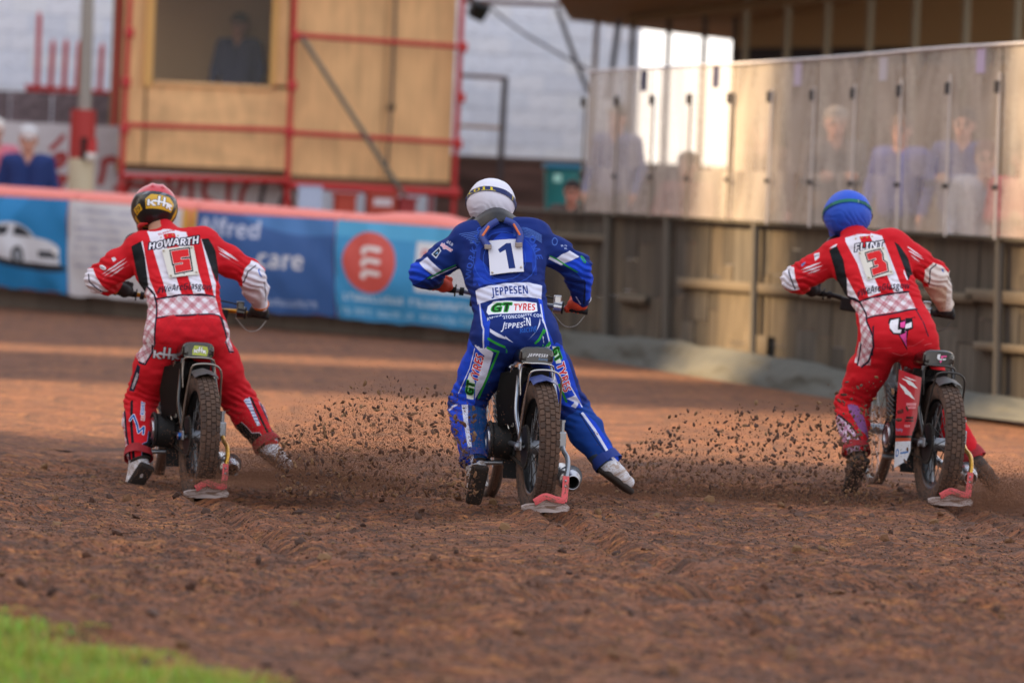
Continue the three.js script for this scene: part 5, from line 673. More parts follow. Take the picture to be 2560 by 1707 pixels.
// ---- third rider: red and white, number 3, blue helmet cover ----
const F3 = riderFrame(2210, 800, 2336, 1260);
function paint3(c, sec, side) {
  c.fillStyle = RED; c.fillRect(0, 0, PW, PH);
  const Z5 = (f) => inZoom(c, 1920, 450, 3.646, f), Z6 = (f) => inZoom(c, 2040, 820, 3.337, f), front = side === 1;
  if (/trunk|thigh|upperArm/.test(sec)) Z5(() => {
    poly(c, '#cc1c27', [600, 540], [1230, 540], [1290, 1010], [850, 1110]); poly(c, WHT, [560, 620], [640, 580], [620, 620]);
    poly(c, WHT, [700, 500], [825, 470], [935, 800], [1040, 1045], [928, 1080], [820, 760], [710, 555]); poly(c, WHT, [935, 460], [1040, 490], [1240, 1020], [1155, 1030], [1010, 660], [935, 505]); poly(c, WHT, [715, 870], [840, 1105], [715, 1015]); poly(c, WHT, [1235, 790], [1280, 900], [1270, 905], [1240, 840]); poly(c, WHT, [720, 540], [830, 475], [960, 480], [900, 500], [830, 510]);
    if (!front) { text(c, 'GLASGOW', 850, 470, 30, { rot: -0.12, fill: '#b02a34' }); for (const [x, y] of [[803, 524], [860, 516], [908, 510], [952, 500]]) poly(c, '#b08a4c', [x, y - 12], [x + 4, y - 3], [x + 12, y - 2], [x + 5, y + 4], [x + 7, y + 12], [x, y + 7], [x - 7, y + 12], [x - 5, y + 4], [x - 12, y - 2], [x - 4, y - 3]); }
    poly(c, '#14181c', [560, 635], [635, 605], [690, 720], [722, 900], [712, 1020], [690, 1050], [620, 970], [600, 780]); poly(c, '#14181c', [1150, 540], [1190, 560], [1260, 650], [1300, 800], [1280, 905], [1240, 780]); for (let k = 0; k < 7; k++) { line(c, 'rgba(70,80,80,0.5)', 2, [572 + k * 10, 632 - k * 4], [610 + k * 13, 780], [625 + k * 12, 960 + k * 9]); line(c, 'rgba(70,80,80,0.5)', 2, [1160 + k * 9, 550 + k * 6], [1240 + k * 8, 760]); }
    if (!front) { text(c, 'FLINT', 915, 595, 86, { rot: -0.17, sx: 1.12, stroke: NAVY, lw: 20, fill: '#eceaf2', font: 'italic bold' }); text(c, '#WeAreGlasgow', 1050, 1000, 84, { rot: -0.2, sx: 0.74, fill: NAVY, font: 'italic bold', skew: 0.1 }); }
    tartan(c, [[850, 1115], [1280, 1015], [1350, 1165], [910, 1265]], 2, '#e2dce2', '160,30,46', 0.62, 80); tartan(c, [[690, 1030], [760, 1060], [850, 1130], [900, 1250], [960, 1420], [940, 1700], [780, 1700], [850, 1400], [820, 1200]], 3, '#e2dce2', '150,30,46', 0.8, 66);
    line(c, NAVY, 15, [715, 1020], [840, 1110], [900, 1220], [910, 1300], [965, 1430], [960, 1600]); line(c, NAVY, 15, [840, 1110], [1000, 1080], [1285, 1012]); line(c, NAVY, 16, [910, 1268], [1130, 1230], [1355, 1160]); line(c, '#2a2030', 10, [1345, 1165], [1420, 1300], [1450, 1390]);
    if (!front) { poly(c, '#15151c', [1115, 1275], [1215, 1255], [1222, 1290], [1345, 1245], [1335, 1375], [1290, 1390], [1255, 1512], [1195, 1415], [1150, 1418], [1098, 1360]); poly(c, '#e6e4ec', [1130, 1290], [1200, 1270], [1192, 1375], [1225, 1372], [1215, 1400], [1155, 1405], [1112, 1355]); poly(c, '#e04a9a', [1215, 1310], [1338, 1262], [1332, 1300], [1280, 1315], [1275, 1340], [1240, 1360], [1215, 1355]); poly(c, '#e04a9a', [1205, 1415], [1275, 1395], [1254, 1490]); poly(c, '#e6e4ec', [1275, 1355], [1328, 1340], [1322, 1368], [1250, 1388]); }
    line(c, 'rgba(235,160,160,0.55)', 3, [990, 1530], [1200, 1540], [1330, 1510], [1470, 1430]);
  });
  if (sec.endsWith('ArmL')) Z5(() => { poly(c, WHT, [100, 780], [232, 810], [285, 1010], [200, 1030], [90, 1000]); line(c, NAVY, 12, [180, 835], [215, 900], [245, 1005]); line(c, 'rgba(90,90,110,0.5)', 3, [145, 960], [270, 920]); if (!front) { claws(c, [[300, 830, 500, 755, 12], [315, 850, 515, 785, 12], [365, 862, 490, 820, 10]]); poly(c, '#dfe0ea', [410, 690], [465, 675], [472, 715], [435, 750]); text(c, 'ata', 440, 702, 30, { rot: -0.3, fill: '#2a3048' }); poly(c, '#6d86c0', [300, 780], [345, 755], [340, 775], [312, 800]); } line(c, 'rgba(235,160,160,0.6)', 3, [280, 910], [440, 860], [600, 800]); });
  if (sec.endsWith('ArmR')) Z5(() => { poly(c, '#d6ccc6', [1435, 940], [1440, 830], [1520, 770], [1600, 800], [1800, 1000], [1800, 1250], [1560, 1250], [1480, 965]); if (sec === 'foreArmR') { c.fillStyle = '#c4ab97'; c.fillRect(1440, 980, 190, 300); specks(c, 31, 1480, 960, 1720, 1200, 90, '120,90,66', 12); line(c, '#4a4440', 6, [1600, 830], [1690, 1000], [1710, 1120]); } line(c, NAVY, 10, [1545, 785], [1485, 830], [1480, 960]); poly(c, '#2b62b4', [1588, 820], [1610, 830], [1618, 860], [1600, 850]); if (!front) claws(c, [[1250, 600, 1420, 720, 9], [1260, 640, 1430, 740, 9], [1300, 690, 1390, 760, 8]]); line(c, 'rgba(235,160,160,0.6)', 3, [1290, 720], [1430, 800]); });
  if (sec === 'thighL') Z6(() => { tartan(c, [[360, -100], [460, 0], [490, 150], [440, 290], [380, 340], [340, 330], [365, 200], [385, 60]], 8, '#dfd6de', '150,30,46', 0.9, 60); line(c, NAVY, 14, [380, -60], [380, 120], [345, 330]); line(c, NAVY, 16, [470, -10], [492, 150], [445, 290], [385, 340]); });
  if (sec === 'shinL') Z6(() => { tartan(c, [[150, 700], [200, 700], [280, 780], [390, 940], [330, 1080], [290, 1040], [220, 850]], 10, '#d8cadc', '140,40,90', 0.9, 50); poly(c, '#8d5a94', [275, 650], [350, 640], [415, 740], [450, 860], [380, 840], [300, 720]); line(c, NAVY, 12, [195, 705], [300, 800], [400, 930]); specks(c, 41, 2090, 1000, 2220, 1180, 10); });
  specks(c, 32, 2080, 880, 2480, 1220, 620, '92,60,44', 3); c.save(); c.globalAlpha = 0.5; specks(c, 33, 1960, 560, 2400, 860, 160, '80,40,36', 1.6); c.restore();
}
const R3 = buildRider({
  F: F3, seed: 12, mid: [2210, 800], label: 'rider in red and white stripes with number 3 and blue helmet cover', glove: [26, 25, 28], cuff: [200, 184, 168], hem: [150, 26, 36], girth: 0.95, bootMat: (() => { const t = dataTex(128, (i, j) => { const n = tileNoise(i, j, 128, 8, 5); return n > 0.05 ? [92, 72, 60] : [64, 52, 46]; }); return mat([255, 255, 255], 0.9, { map: t }); })(),
  joints: { pelvisL: [2206, 846, -0.4], pelvisR: [2290, 838, -0.4], waistL: [2182, 752, -0.5], waistR: [2250, 740, -0.5], shoulderL: [2092, 646, -0.66], shoulderR: [2236, 618, -0.66], neck: [2142, 604, -0.74], head: [2122, 538, -0.82], elbowL: [1992, 700, -0.72], wristL: [2010, 715, -0.88], handL: [2034, 726, -0.94], elbowR: [2336, 688, -0.74], wristR: [2364, 764, -0.9], handR: [2362, 784, -0.95], kneeL: [2132, 1012, -0.6], ankleL: [2142, 1120, -0.44], heelL: [2150, 1160, -0.4], toeL: [2124, 1222, -0.48], kneeR: [2338, 1008, -0.62], ankleR: [2424, 1136, -0.54], heelR: [2446, 1164, -0.5], toeR: [2484, 1204, -0.62] },
  soleL: V3(0.25, -0.1, 1).normalize(), soleR: V3(-0.35, -0.9, -0.1).normalize(), gripDir: V3(1, -0.17, 0).normalize(), paint: paint3,
  helmetR: [0.137, 0.137, 0.16], headTilt: [0.3, -0.12, -0.15], helmetName: 'helmet_cover', helmetPaint: wrinkledCover(22, 78, 196, 9), helmetMat: { roughness: 0.6, sheen: 0.2 }, helmetBumps: fabricBumps,
  strap: { tilt: [0.5, 0.019, 0.04], paint: (c, w, h) => { c.fillStyle = '#0c5a54'; c.fillRect(0, 0, w, h); c.fillStyle = '#0a3c3c'; c.fillRect(0, h * 0.86, w, h * 0.14); c.fillStyle = '#c86a5c'; c.fillRect(0, 0, w * 0.14, h); c.fillRect(w * 0.9, 0, w * 0.1, h); c.fillStyle = '#0e6c62'; c.fillRect(w * 0.42, 0, w * 0.2, h); c.fillStyle = '#6f8a84'; c.fillRect(w * 0.41, 0, 10, h); } },
  plate: { corners: [[2148, 635], [2214, 622], [2237, 690], [2172, 706]], studs: studs4, draw: (c, w, h) => { plateBase(c, w, h, '#d9d6cc'); const p = [[140, 70], [400, 55], [420, 130], [390, 235], [440, 300], [415, 440], [130, 465], [140, 350], [280, 335], [282, 300], [215, 300], [225, 220], [282, 214], [280, 180], [135, 190]]; c.lineJoin = 'miter'; c.lineWidth = 58; c.strokeStyle = '#15151c'; c.beginPath(); p.forEach(([x, y], i) => (i ? c.lineTo(x, y) : c.moveTo(x, y))); c.closePath(); c.stroke(); c.lineWidth = 14; c.strokeStyle = '#e9e6e0'; c.stroke(); poly(c, '#d3262b', ...p); } },
  extra: ({ g, V }) => { part(tube([V(2072, 622, -0.64), V(2078, 606, -0.74), V(2098, 598, -0.84), V(2170, 610, -0.88)], 0.018, 20, 8), 'neck_brace', mat([26, 24, 26], 0.6), g); },
});
// ---------- speedway motorcycles ----------
const chrome = mat([186, 188, 194], 0.3, { metalness: 1 }), alu = mat([150, 154, 160], 0.38, { metalness: 0.9 }), blackGloss = mat([14, 15, 17], 0.28, { clearcoat: 0.6 }), blackMatt = mat([20, 20, 21], 0.7), engineM = mat([44, 44, 46], 0.5, { metalness: 0.6 });
const tyreM = (() => { const t = dataTex(256, (i, j) => { const n = tileNoise(i, j, 256, 8, 3), k = tileNoise(i, j, 256, 40, 7, 3), d = n + k * 0.7; return d > 0.02 ? [92, 70, 58] : d > -0.18 ? [74, 58, 50] : [54, 45, 41]; }); t.repeat.set(2, 2); return mat([255, 255, 255], 0.95, { map: t }); })();
const treadMs = [[84, 65, 54], [78, 60, 51], [72, 57, 49], [90, 69, 57]].map((c) => mat(c, 0.95));
const wheelProfile = (pts) => new THREE.LatheGeometry(pts.map(([r, x]) => new THREE.Vector2(r, x)), 72).rotateZ(-Math.PI / 2);
const tyreGeo = boxUV(wheelProfile([[0.246, -0.034], [0.262, -0.043], [0.29, -0.05], [0.314, -0.05], [0.327, -0.042], [0.331, -0.022], [0.332, 0], [0.331, 0.022], [0.327, 0.042], [0.314, 0.05], [0.29, 0.05], [0.262, 0.043], [0.246, 0.034]]), 4);
const rimGeo = wheelProfile([[0.232, -0.03], [0.25, -0.036], [0.254, -0.03], [0.244, -0.012], [0.244, 0.012], [0.254, 0.03], [0.25, 0.036], [0.232, 0.03], [0.228, 0], [0.232, -0.03]]);
const blockGeo = (() => { const g = new THREE.BoxGeometry(0.0242, 0.01, 0.0305, 1, 1, 1), p = g.attributes.position; for (let i = 0; i < p.count; i++) if (p.getY(i) > 0) p.setXYZ(i, p.getX(i) * 0.88, p.getY(i), p.getZ(i) * 0.86); g.computeVertexNormals(); return g; })();
const gearGeo = (r, teeth, hole, depth) => { const s = new THREE.Shape(); for (let i = 0; i <= teeth * 2; i++) { const a = Math.PI * i / teeth, q = r * (i & 1 ? 1.05 : 0.97); s[i ? 'lineTo' : 'moveTo'](Math.cos(a) * q, Math.sin(a) * q); } const h = new THREE.Path(); h.absarc(0, 0, hole, 0, 7); s.holes.push(h); return new THREE.ExtrudeGeometry(s, { depth, bevelEnabled: false, curveSegments: 24 }).rotateY(Math.PI / 2).translate(-depth / 2, 0, 0); };
const discX = (r, r2, len) => new THREE.CylinderGeometry(r2, r, len, 36).rotateZ(Math.PI / 2);
const spokeM = mat([88, 86, 86], 0.5, { metalness: 0.7 }), braceTex = dataTex(128, (i, j) => { const n = tileNoise(i, j, 128, 9, 51), k = tileNoise(i, j, 128, 34, 6, 2); return n + k * 0.7 > 0.24 ? [128, 84, 72] : n > 0.05 ? [198, 86, 86] : [214, 92, 96]; });
const flapTex = dataTex(128, (i, j) => { const n = tileNoise(i, j, 128, 7, 21), k = tileNoise(i, j, 128, 30, 2, 2); return n + k * 0.6 > 0.12 ? [116, 92, 78] : [172, 158, 154]; });
function buildBike(o) {
  const F = o.F, g = F.put(new THREE.Group()); thing(g, 'motorcycle', o.label, 'motorcycle', 'speedway motorcycles on the track');
  const turn = new THREE.Quaternion().setFromEuler(new THREE.Euler(0, o.yaw * RAD, o.lean * RAD, 'ZYX')), inv = turn.clone().invert(), A = V3(0, 0.34, 0);
  g.quaternion.multiply(turn); g.position.y -= 0.014;
  const ref = new THREE.Quaternion().setFromEuler(new THREE.Euler(0, 10.5 * RAD, -3 * RAD, 'ZYX')).invert();
  const Bz = (x, y, z) => F2.V(1080 + x / 3.267, 820 + y / 3.267, z).applyQuaternion(ref), Vb = (px, py, z) => F.V(px, py, z).applyQuaternion(inv), p = (n, geo, m, parent = g) => part(geo, n, m, parent);
  // rear wheel
  const ty = p('tyre', tyreGeo.clone().translate(0, 0.34, 0), tyreM), rowsX = [-0.0385, -0.0128, 0.0128, 0.0385], n = o.blocks ?? 58, r = mulberry(o.seed);
  for (let i = 0; i < n; i++) rowsX.forEach((x, k) => { const a = (i + (k & 1 ? 0.5 : 0)) / n * 2 * Math.PI, edge = Math.abs(x) > 0.03, R = edge ? 0.3275 : 0.333, b = p('tread_block', blockGeo, treadMs[Math.floor(r() * 4)], ty); b.position.set(x, 0.34 + Math.cos(a) * R, Math.sin(a) * R); b.rotation.set(a, 0, edge ? -Math.sign(x) * 0.28 : 0, 'XYZ'); });
  const rim = p('rim', rimGeo.clone().translate(0, 0.34, 0), blackGloss); for (let i = 0; i < 28; i++) { const a = i / 28 * 2 * Math.PI, s = i & 1 ? 1 : -1, a2 = a + (i & 2 ? 0.5 : -0.5); p('spoke', rod(V3(s * 0.035, 0.34 + Math.cos(a2) * 0.032, Math.sin(a2) * 0.032), V3(0, 0.34 + Math.cos(a) * 0.234, Math.sin(a) * 0.234), 0.0022, 0.0022, 6), spokeM, rim); }
  p('hub', merged(discX(0.036, 0.036, 0.1), discX(0.05, 0.05, 0.01).translate(-0.042, 0, 0), discX(0.05, 0.05, 0.01).translate(0.042, 0, 0)).translate(0, 0.34, 0), alu); p('axle', discX(0.011, 0.011, 0.24).translate(0, 0.34, 0), alu);
  for (const s of [-1, 1]) p('axle_nut', discX(0.02, 0.02, 0.018).translate(s * 0.108, 0.34, 0), o.anod);
  p('sprocket', gearGeo(0.108, 44, 0.07, 0.007).translate(-0.066, 0.34, 0), engineM);
  { const L = [], ez = -0.5, ey = 0.33, R1 = 0.106, R2 = 0.036, link = (a, b) => { const d = b.clone().sub(a), len = d.length(), c = Math.max(2, Math.round(len / 0.016)); for (let i = 0; i < c; i++) { const q = a.clone().lerp(b, (i + 0.5) / c), bx = new THREE.BoxGeometry(i & 1 ? 0.012 : 0.008, 0.012, len / c * 0.85); bx.rotateX(Math.atan2(-d.y, d.z)).translate(q.x, q.y, q.z); L.push(bx); } }; link(V3(-0.066, 0.34 + R1, 0), V3(-0.066, ey + R2, ez)); link(V3(-0.066, 0.34 - R1, 0), V3(-0.066, ey - R2, ez)); for (let i = 0; i < 20; i++) { const a = i / 20 * Math.PI, b = (i + 1) / 20 * Math.PI; link(V3(-0.066, 0.34 + Math.cos(a) * R1, Math.sin(a) * R1), V3(-0.066, 0.34 + Math.cos(b) * R1, Math.sin(b) * R1)); } p('chain', merged(L), mat([70, 66, 62], 0.5, { metalness: 0.7 })); }
  // frame
  for (const s of [-1, 1]) { p('swing_arm', tube([V3(s * 0.088, 0.345, 0.03), V3(s * 0.09, 0.345, -0.15), V3(s * 0.075, 0.35, -0.42), V3(s * 0.05, 0.37, -0.62)], 0.0135, 20, 10), o.frame); p('axle_plate', new RoundedBoxGeometry(0.012, 0.05, 0.1, 2, 0.005).translate(s * 0.098, 0.345, 0.01), alu); }
  for (const s of [-1, 1]) p('seat_stay', tube([V3(s * 0.088, 0.36, 0.005), V3(s * 0.108, 0.5, -0.06), V3(s * 0.098, 0.62, -0.12), V3(s * 0.082, 0.755, -0.16)], 0.0115, 24, 10), o.frame);
  p('main_frame', merged(tube([V3(0, 0.72, -0.3), V3(0, 0.78, -0.6), V3(0, 0.88, -0.95)], 0.022, 20, 10), tube([V3(0, 0.86, -0.98), V3(0, 0.55, -0.92), V3(0, 0.22, -0.82), V3(0, 0.2, -0.5), V3(0, 0.36, -0.42), V3(0, 0.72, -0.34)], 0.018, 40, 10)), o.frame);
  // mudguard with its wire stay
  { const rows = []; for (let i = 0; i <= 22; i++) { const a = (-74 + 96 * i / 22) * RAD; rows.push([-1, -0.7, 0, 0.7, 1].map((t) => { const R = 0.372 - 0.028 * t * t; return V3(t * 0.066, 0.34 + Math.cos(a) * R, Math.sin(a) * R); })); } const out = loft(rows), inn = loft(rows.map((q) => q.map((v) => v.clone().sub(A).multiplyScalar(0.99).add(A)))); p('mudguard', merged(out, inn), o.guard); }
  p('mudguard_stay', tube([V3(-0.1, 0.38, 0.01), V3(-0.098, 0.5, 0.04), V3(-0.085, 0.66, 0.085), V3(-0.075, 0.722, 0.11), V3(-0.03, 0.735, 0.12), V3(0.05, 0.728, 0.12), V3(0.078, 0.7, 0.11), V3(0.09, 0.6, 0.07), V3(0.1, 0.38, 0.01)], 0.0055, 60, 8), o.wire);
  p('seat_hoop', tube([V3(-0.085, 0.6, -0.1), V3(-0.085, 0.755, -0.1), V3(-0.04, 0.765, -0.06), V3(0.05, 0.762, -0.06), V3(0.082, 0.74, -0.1), V3(0.082, 0.62, -0.1)], 0.005, 40, 8), o.wire);
  p('mud_flap', loft(span(-1, 1, 6).map((t) => [V3(t * 0.1, 0.74, -0.3), V3(t * 0.11, 0.55, -0.375 - 0.02 * (1 - t * t)), V3(t * 0.11, 0.35, -0.4 - 0.02 * (1 - t * t)), V3(t * 0.1, 0.16, -0.39)])), mat([16, 15, 15], 0.8, { side: THREE.DoubleSide }));
  // seat: a hump with a printed rear face
  { const ctr = V3(0.0, 0.803, -0.15), sec = (z, w, h, y) => span(0, 1, 24).map((t) => { const a = t * 2 * Math.PI, c = Math.cos(a), s = Math.sin(a), q = (v) => Math.sign(v) * Math.pow(Math.abs(v), 0.45); return V3(q(c) * w + ctr.x, y + q(s) * h + (s > 0 ? -0.012 * c * c : 0), z); });
    const zs = [[-0.145, 0.001, 0.001, 0.805], [-0.146, 0.07, 0.034, 0.805], [-0.152, 0.085, 0.042, 0.805], [-0.17, 0.091, 0.047, 0.805], [-0.3, 0.09, 0.04, 0.8], [-0.46, 0.072, 0.034, 0.78], [-0.66, 0.055, 0.03, 0.77], [-0.68, 0.002, 0.002, 0.77]]; p('seat', loft(zs.map((q) => sec(...q))), blackGloss);
    const face = loft(span(-1, 1, 12).map((t) => span(0, 1, 6).map((k) => V3(t * 0.078, 0.768 + 0.073 * k - 0.008 * t * t * k, -0.1405 - 0.01 * t * t)))); p('seat_print', face, mat([255, 255, 255], 0.35, { map: canvasTex(512, 256, o.seatPrint), side: THREE.DoubleSide, clearcoat: 0.5 })); }
  // engine, primary drum, exhaust
  const en = p('engine', merged(new RoundedBoxGeometry(0.19, 0.22, 0.26, 3, 0.04).translate(0.01, 0.33, -0.66), new RoundedBoxGeometry(0.15, 0.16, 0.16, 3, 0.03).translate(0, 0.33, -0.46), ...[0, 1, 2, 3, 4, 5, 6].map((k) => new RoundedBoxGeometry(0.19, 0.014, 0.17, 1, 0.005).rotateX(0.25).translate(0, 0.45 + k * 0.027, -0.72 - k * 0.007)), new RoundedBoxGeometry(0.14, 0.2, 0.13, 3, 0.02).rotateX(0.25).translate(0, 0.54, -0.74)), engineM);
  const dc = V3(-0.128, 0.355, -0.42); p('primary_drum', merged(discX(0.098, 0.09, 0.1), new THREE.TorusGeometry(0.09, 0.01, 10, 40).rotateY(Math.PI / 2).translate(-0.048, 0, 0)).translate(dc.x, dc.y, dc.z), blackMatt); p('drum_face', merged(discX(0.07, 0.07, 0.01), new THREE.TorusGeometry(0.05, 0.006, 8, 36).rotateY(Math.PI / 2).translate(-0.006, 0, 0)).translate(dc.x - 0.052, dc.y, dc.z), chrome);
  p('primary_cover', new RoundedBoxGeometry(0.05, 0.12, 0.36, 3, 0.03).translate(-0.09, 0.345, -0.52), blackMatt);
  p('side_panel', (() => { const s = new THREE.Shape(); s.moveTo(-0.02, 0.44); s.lineTo(-0.3, 0.42); s.lineTo(-0.42, 0.62); s.lineTo(-0.34, 0.74); s.lineTo(-0.12, 0.72); s.closePath(); return new THREE.ExtrudeGeometry(s, { depth: 0.006, bevelEnabled: true, bevelSize: 0.004, bevelThickness: 0.002, bevelSegments: 1 }).rotateY(-Math.PI / 2).translate(-0.1, 0, -0.12); })(), blackGloss); p('panel_hoop', tube([V3(-0.112, 0.74, -0.22), V3(-0.12, 0.62, -0.3), V3(-0.122, 0.5, -0.3), V3(-0.112, 0.42, -0.22)], 0.005, 24, 8), o.wire);
  p('chain_guard', loft([0, 0.33, 0.66, 1].map((t) => [V3(-0.094 - 0.05 * t, 0.735 - 0.03 * t, -0.13 - 0.24 * t), V3(-0.1 - 0.065 * t, 0.6 - 0.02 * t, -0.1 - 0.26 * t), V3(-0.1 - 0.045 * t, 0.46 - 0.03 * t, -0.1 - 0.27 * t)])), mat([9, 10, 10], 0.6, { side: THREE.DoubleSide, specularIntensity: 0.2 }));
  const ex = Bz(1150, 1240, -0.02), ax = V3(-0.02, 0.12, -1).normalize(), eq = new THREE.Quaternion().setFromUnitVectors(V3(0, 1, 0), ax), al = (gg) => gg.applyQuaternion(eq).translate(ex.x, ex.y, ex.z);
  const si = p('silencer', al(new THREE.LatheGeometry([[0.03, 0.02], [0.031, 0.0], [0.036, -0.004], [0.04, 0.004], [0.041, 0.03], [0.055, 0.05], [0.058, 0.07], [0.056, 0.28], [0.04, 0.33], [0.024, 0.35]].map(([a, b]) => new THREE.Vector2(a, b)), 40)), chrome); p('silencer_bore', al(new THREE.CylinderGeometry(0.0305, 0.0305, 0.12, 30, 1, true).translate(0, 0.07, 0)), mat([18, 15, 13], 0.9, { side: THREE.DoubleSide }), si); p('bore_plug', al(new THREE.CylinderGeometry(0.03, 0.03, 0.004, 30).translate(0, 0.12, 0)), mat([12, 10, 9], 1), si);
  p('heat_shield', al(new THREE.SphereGeometry(0.07, 28, 14, 0, Math.PI * 2, 0, 1.2).scale(1, 0.5, 1).translate(0.014, 0.12, 0.004)), alu); p('exhaust_pipe', tube([ex.clone().addScaledVector(V3(-0.02, 0.12, -1).normalize(), 0.34), V3(0.16, 0.22, -0.5), V3(0.13, 0.3, -0.72), V3(0.1, 0.45, -0.9), V3(0.03, 0.56, -0.85)], 0.022, 36, 12), chrome);
  // dirt deflector behind the wheel
  p('adjuster', merged(new RoundedBoxGeometry(0.042, 0.085, 0.03, 3, 0.008).translate(0.115, 0.385, 0.04), new THREE.CylinderGeometry(0.013, 0.013, 0.06, 16).translate(0.113, 0.45, 0.04), new THREE.CylinderGeometry(0.017, 0.017, 0.012, 16).translate(0.113, 0.48, 0.04)), alu);
  const D = (x, y, z) => Bz(x, y, z); p('deflector_arm', tube([D(1070, 955, 0.06), D(1078, 985, 0.1), D(1108, 1040, 0.2), D(1112, 1110, 0.28), D(1098, 1205, 0.345)], 0.0125, 30, 10), o.arm);
  const ribbon = (pts, w, nrm, th = 0.006) => { const c = new THREE.CatmullRomCurve3(pts); return loft(span(0, 1, 24).map((t) => { const q = c.getPoint(t), tg = c.getTangent(t), sd = tg.clone().cross(nrm).normalize().multiplyScalar(w / 2), k = nrm.clone().multiplyScalar(th); return [q.clone().add(sd), q.clone().add(sd).add(k), q.clone().add(k), q.clone().sub(sd).add(k), q.clone().sub(sd), q.clone().add(sd)]; })); };
  const dm = mat([255, 255, 255], 0.7, { map: braceTex }), bk = p('deflector_bracket', merged(ribbon([D(1096, 1185, 0.35), D(1090, 1290, 0.36), D(1076, 1395, 0.372)], 0.033, V3(0, 0, 1)), ribbon([D(1088, 1385, 0.374), D(1010, 1378, 0.376), D(930, 1352, 0.376), D(835, 1400, 0.376)], 0.034, V3(0, 0, 1))), dm);
  for (const [x, y] of [[1094, 1225], [1090, 1270]]) { const q = D(x, y, 0.362); p('rivet', new THREE.SphereGeometry(0.006, 10, 8).translate(q.x, q.y, q.z), alu, bk); }
  { const edge = [[730, 1425, 1455], [765, 1412, 1474], [840, 1402, 1484], [930, 1385, 1482], [1010, 1398, 1486], [1070, 1402, 1474], [1105, 1420, 1478], [1125, 1440, 1462]], rows = edge.map(([x, a, b], i) => span(0, 1, 6).map((t) => { const q = D(x, a + (b - a) * t, 0.366 + 0.012 * Math.sin(i * 1.1 + t * 2)); return q; })); p('deflector_flap', loft(rows), mat([255, 255, 255], 0.7, { side: THREE.DoubleSide, map: flapTex })); }
  // bars
  const hl = Vb(...o.hands[0]), hr = Vb(...o.hands[1]), dir = hr.clone().sub(hl).normalize(), mid = hl.clone().lerp(hr, 0.5), outL = hl.clone().addScaledVector(dir, -0.075), outR = hr.clone().addScaledVector(dir, 0.06), fwd = V3(0, 0, -1);
  p('handlebar', tube([hl, hl.clone().addScaledVector(dir, 0.14).addScaledVector(fwd, 0.01), mid.clone().addScaledVector(fwd, 0.1).add(V3(0, -0.03, 0)), hr.clone().addScaledVector(dir, -0.14).addScaledVector(fwd, 0.01), hr], 0.0125, 50, 10), o.bar);
  p('grip', rod(outL, hl.clone().addScaledVector(dir, 0.065), 0.0175, 0.0175, 16), o.gripM); p('grip', rod(hr.clone().addScaledVector(dir, -0.065), outR, 0.0175, 0.0175, 16), o.gripM);
  const th = hr.clone().addScaledVector(dir, -0.095); p('throttle_housing', merged(rod(th.clone().addScaledVector(dir, -0.03), th.clone().addScaledVector(dir, 0.012), 0.036, 0.033, 22), new RoundedBoxGeometry(0.04, 0.06, 0.03, 2, 0.006).translate(th.x - 0.012, th.y + 0.032, th.z + 0.01)), o.throttle); p('throttle_flange', rod(th.clone().addScaledVector(dir, 0.014), th.clone().addScaledVector(dir, 0.024), 0.034, 0.034, 22), blackMatt);
  const cl = hl.clone().addScaledVector(dir, 0.1); p('clutch_clamp', rod(cl.clone().addScaledVector(dir, -0.012), cl.clone().addScaledVector(dir, 0.012), 0.022, 0.022, 16), blackMatt); p('clutch_lever', tube([cl.clone().add(V3(0, -0.005, -0.02)), hl.clone().add(V3(-0.02, -0.005, -0.065)), outL.clone().add(V3(-0.03, 0.0, -0.05))], 0.007, 16, 8), o.lever); p('lever_tip', new THREE.SphereGeometry(0.011, 12, 8).translate(...outL.clone().add(V3(-0.032, 0, -0.05)).toArray()), o.lever);
  p('grip_guard', rod(hl.clone().addScaledVector(dir, 0.062), hl.clone().addScaledVector(dir, 0.07), 0.033, 0.033, 20), blackMatt);
  p('bar_pad', new RoundedBoxGeometry(0.42, 0.075, 0.05, 3, 0.01).applyQuaternion(new THREE.Quaternion().setFromUnitVectors(V3(1, 0, 0), dir)).translate(mid.x, mid.y - 0.035, mid.z - 0.02), blackMatt);
  p('throttle_cable', tube([th.clone().add(V3(-0.03, 0.045, 0)), th.clone().add(V3(-0.12, 0.06, -0.05)), mid.clone().add(V3(0.06, 0.02, -0.12))], 0.004, 20, 6), blackMatt); p('cut_out_lanyard', tube([th.clone().add(V3(-0.04, -0.03, 0.02)), th.clone().add(V3(0.03, -0.1, 0.04)), hr.clone().add(V3(-0.01, -0.085, 0.03)), hr.clone().add(V3(0.045, -0.03, 0.0))], 0.0025, 24, 6), o.cable);
  // front end
  const fz = -1.34, head = V3(mid.x * 0.4, 0.9, -0.98); p('tank', new RoundedBoxGeometry(0.13, 0.13, 0.34, 4, 0.05).rotateX(0.12).translate(0, 0.83, -0.78), o.tank);
  for (const s of [-1, 1]) p('fork_leg', rod(V3(s * 0.06, 0.35, fz), V3(s * 0.06 + head.x, 0.95, -1.02), 0.015), alu); p('steering_head', rod(V3(head.x, 0.78, -0.98), mid.clone().add(V3(0, -0.02, -0.06)), 0.026), o.frame);
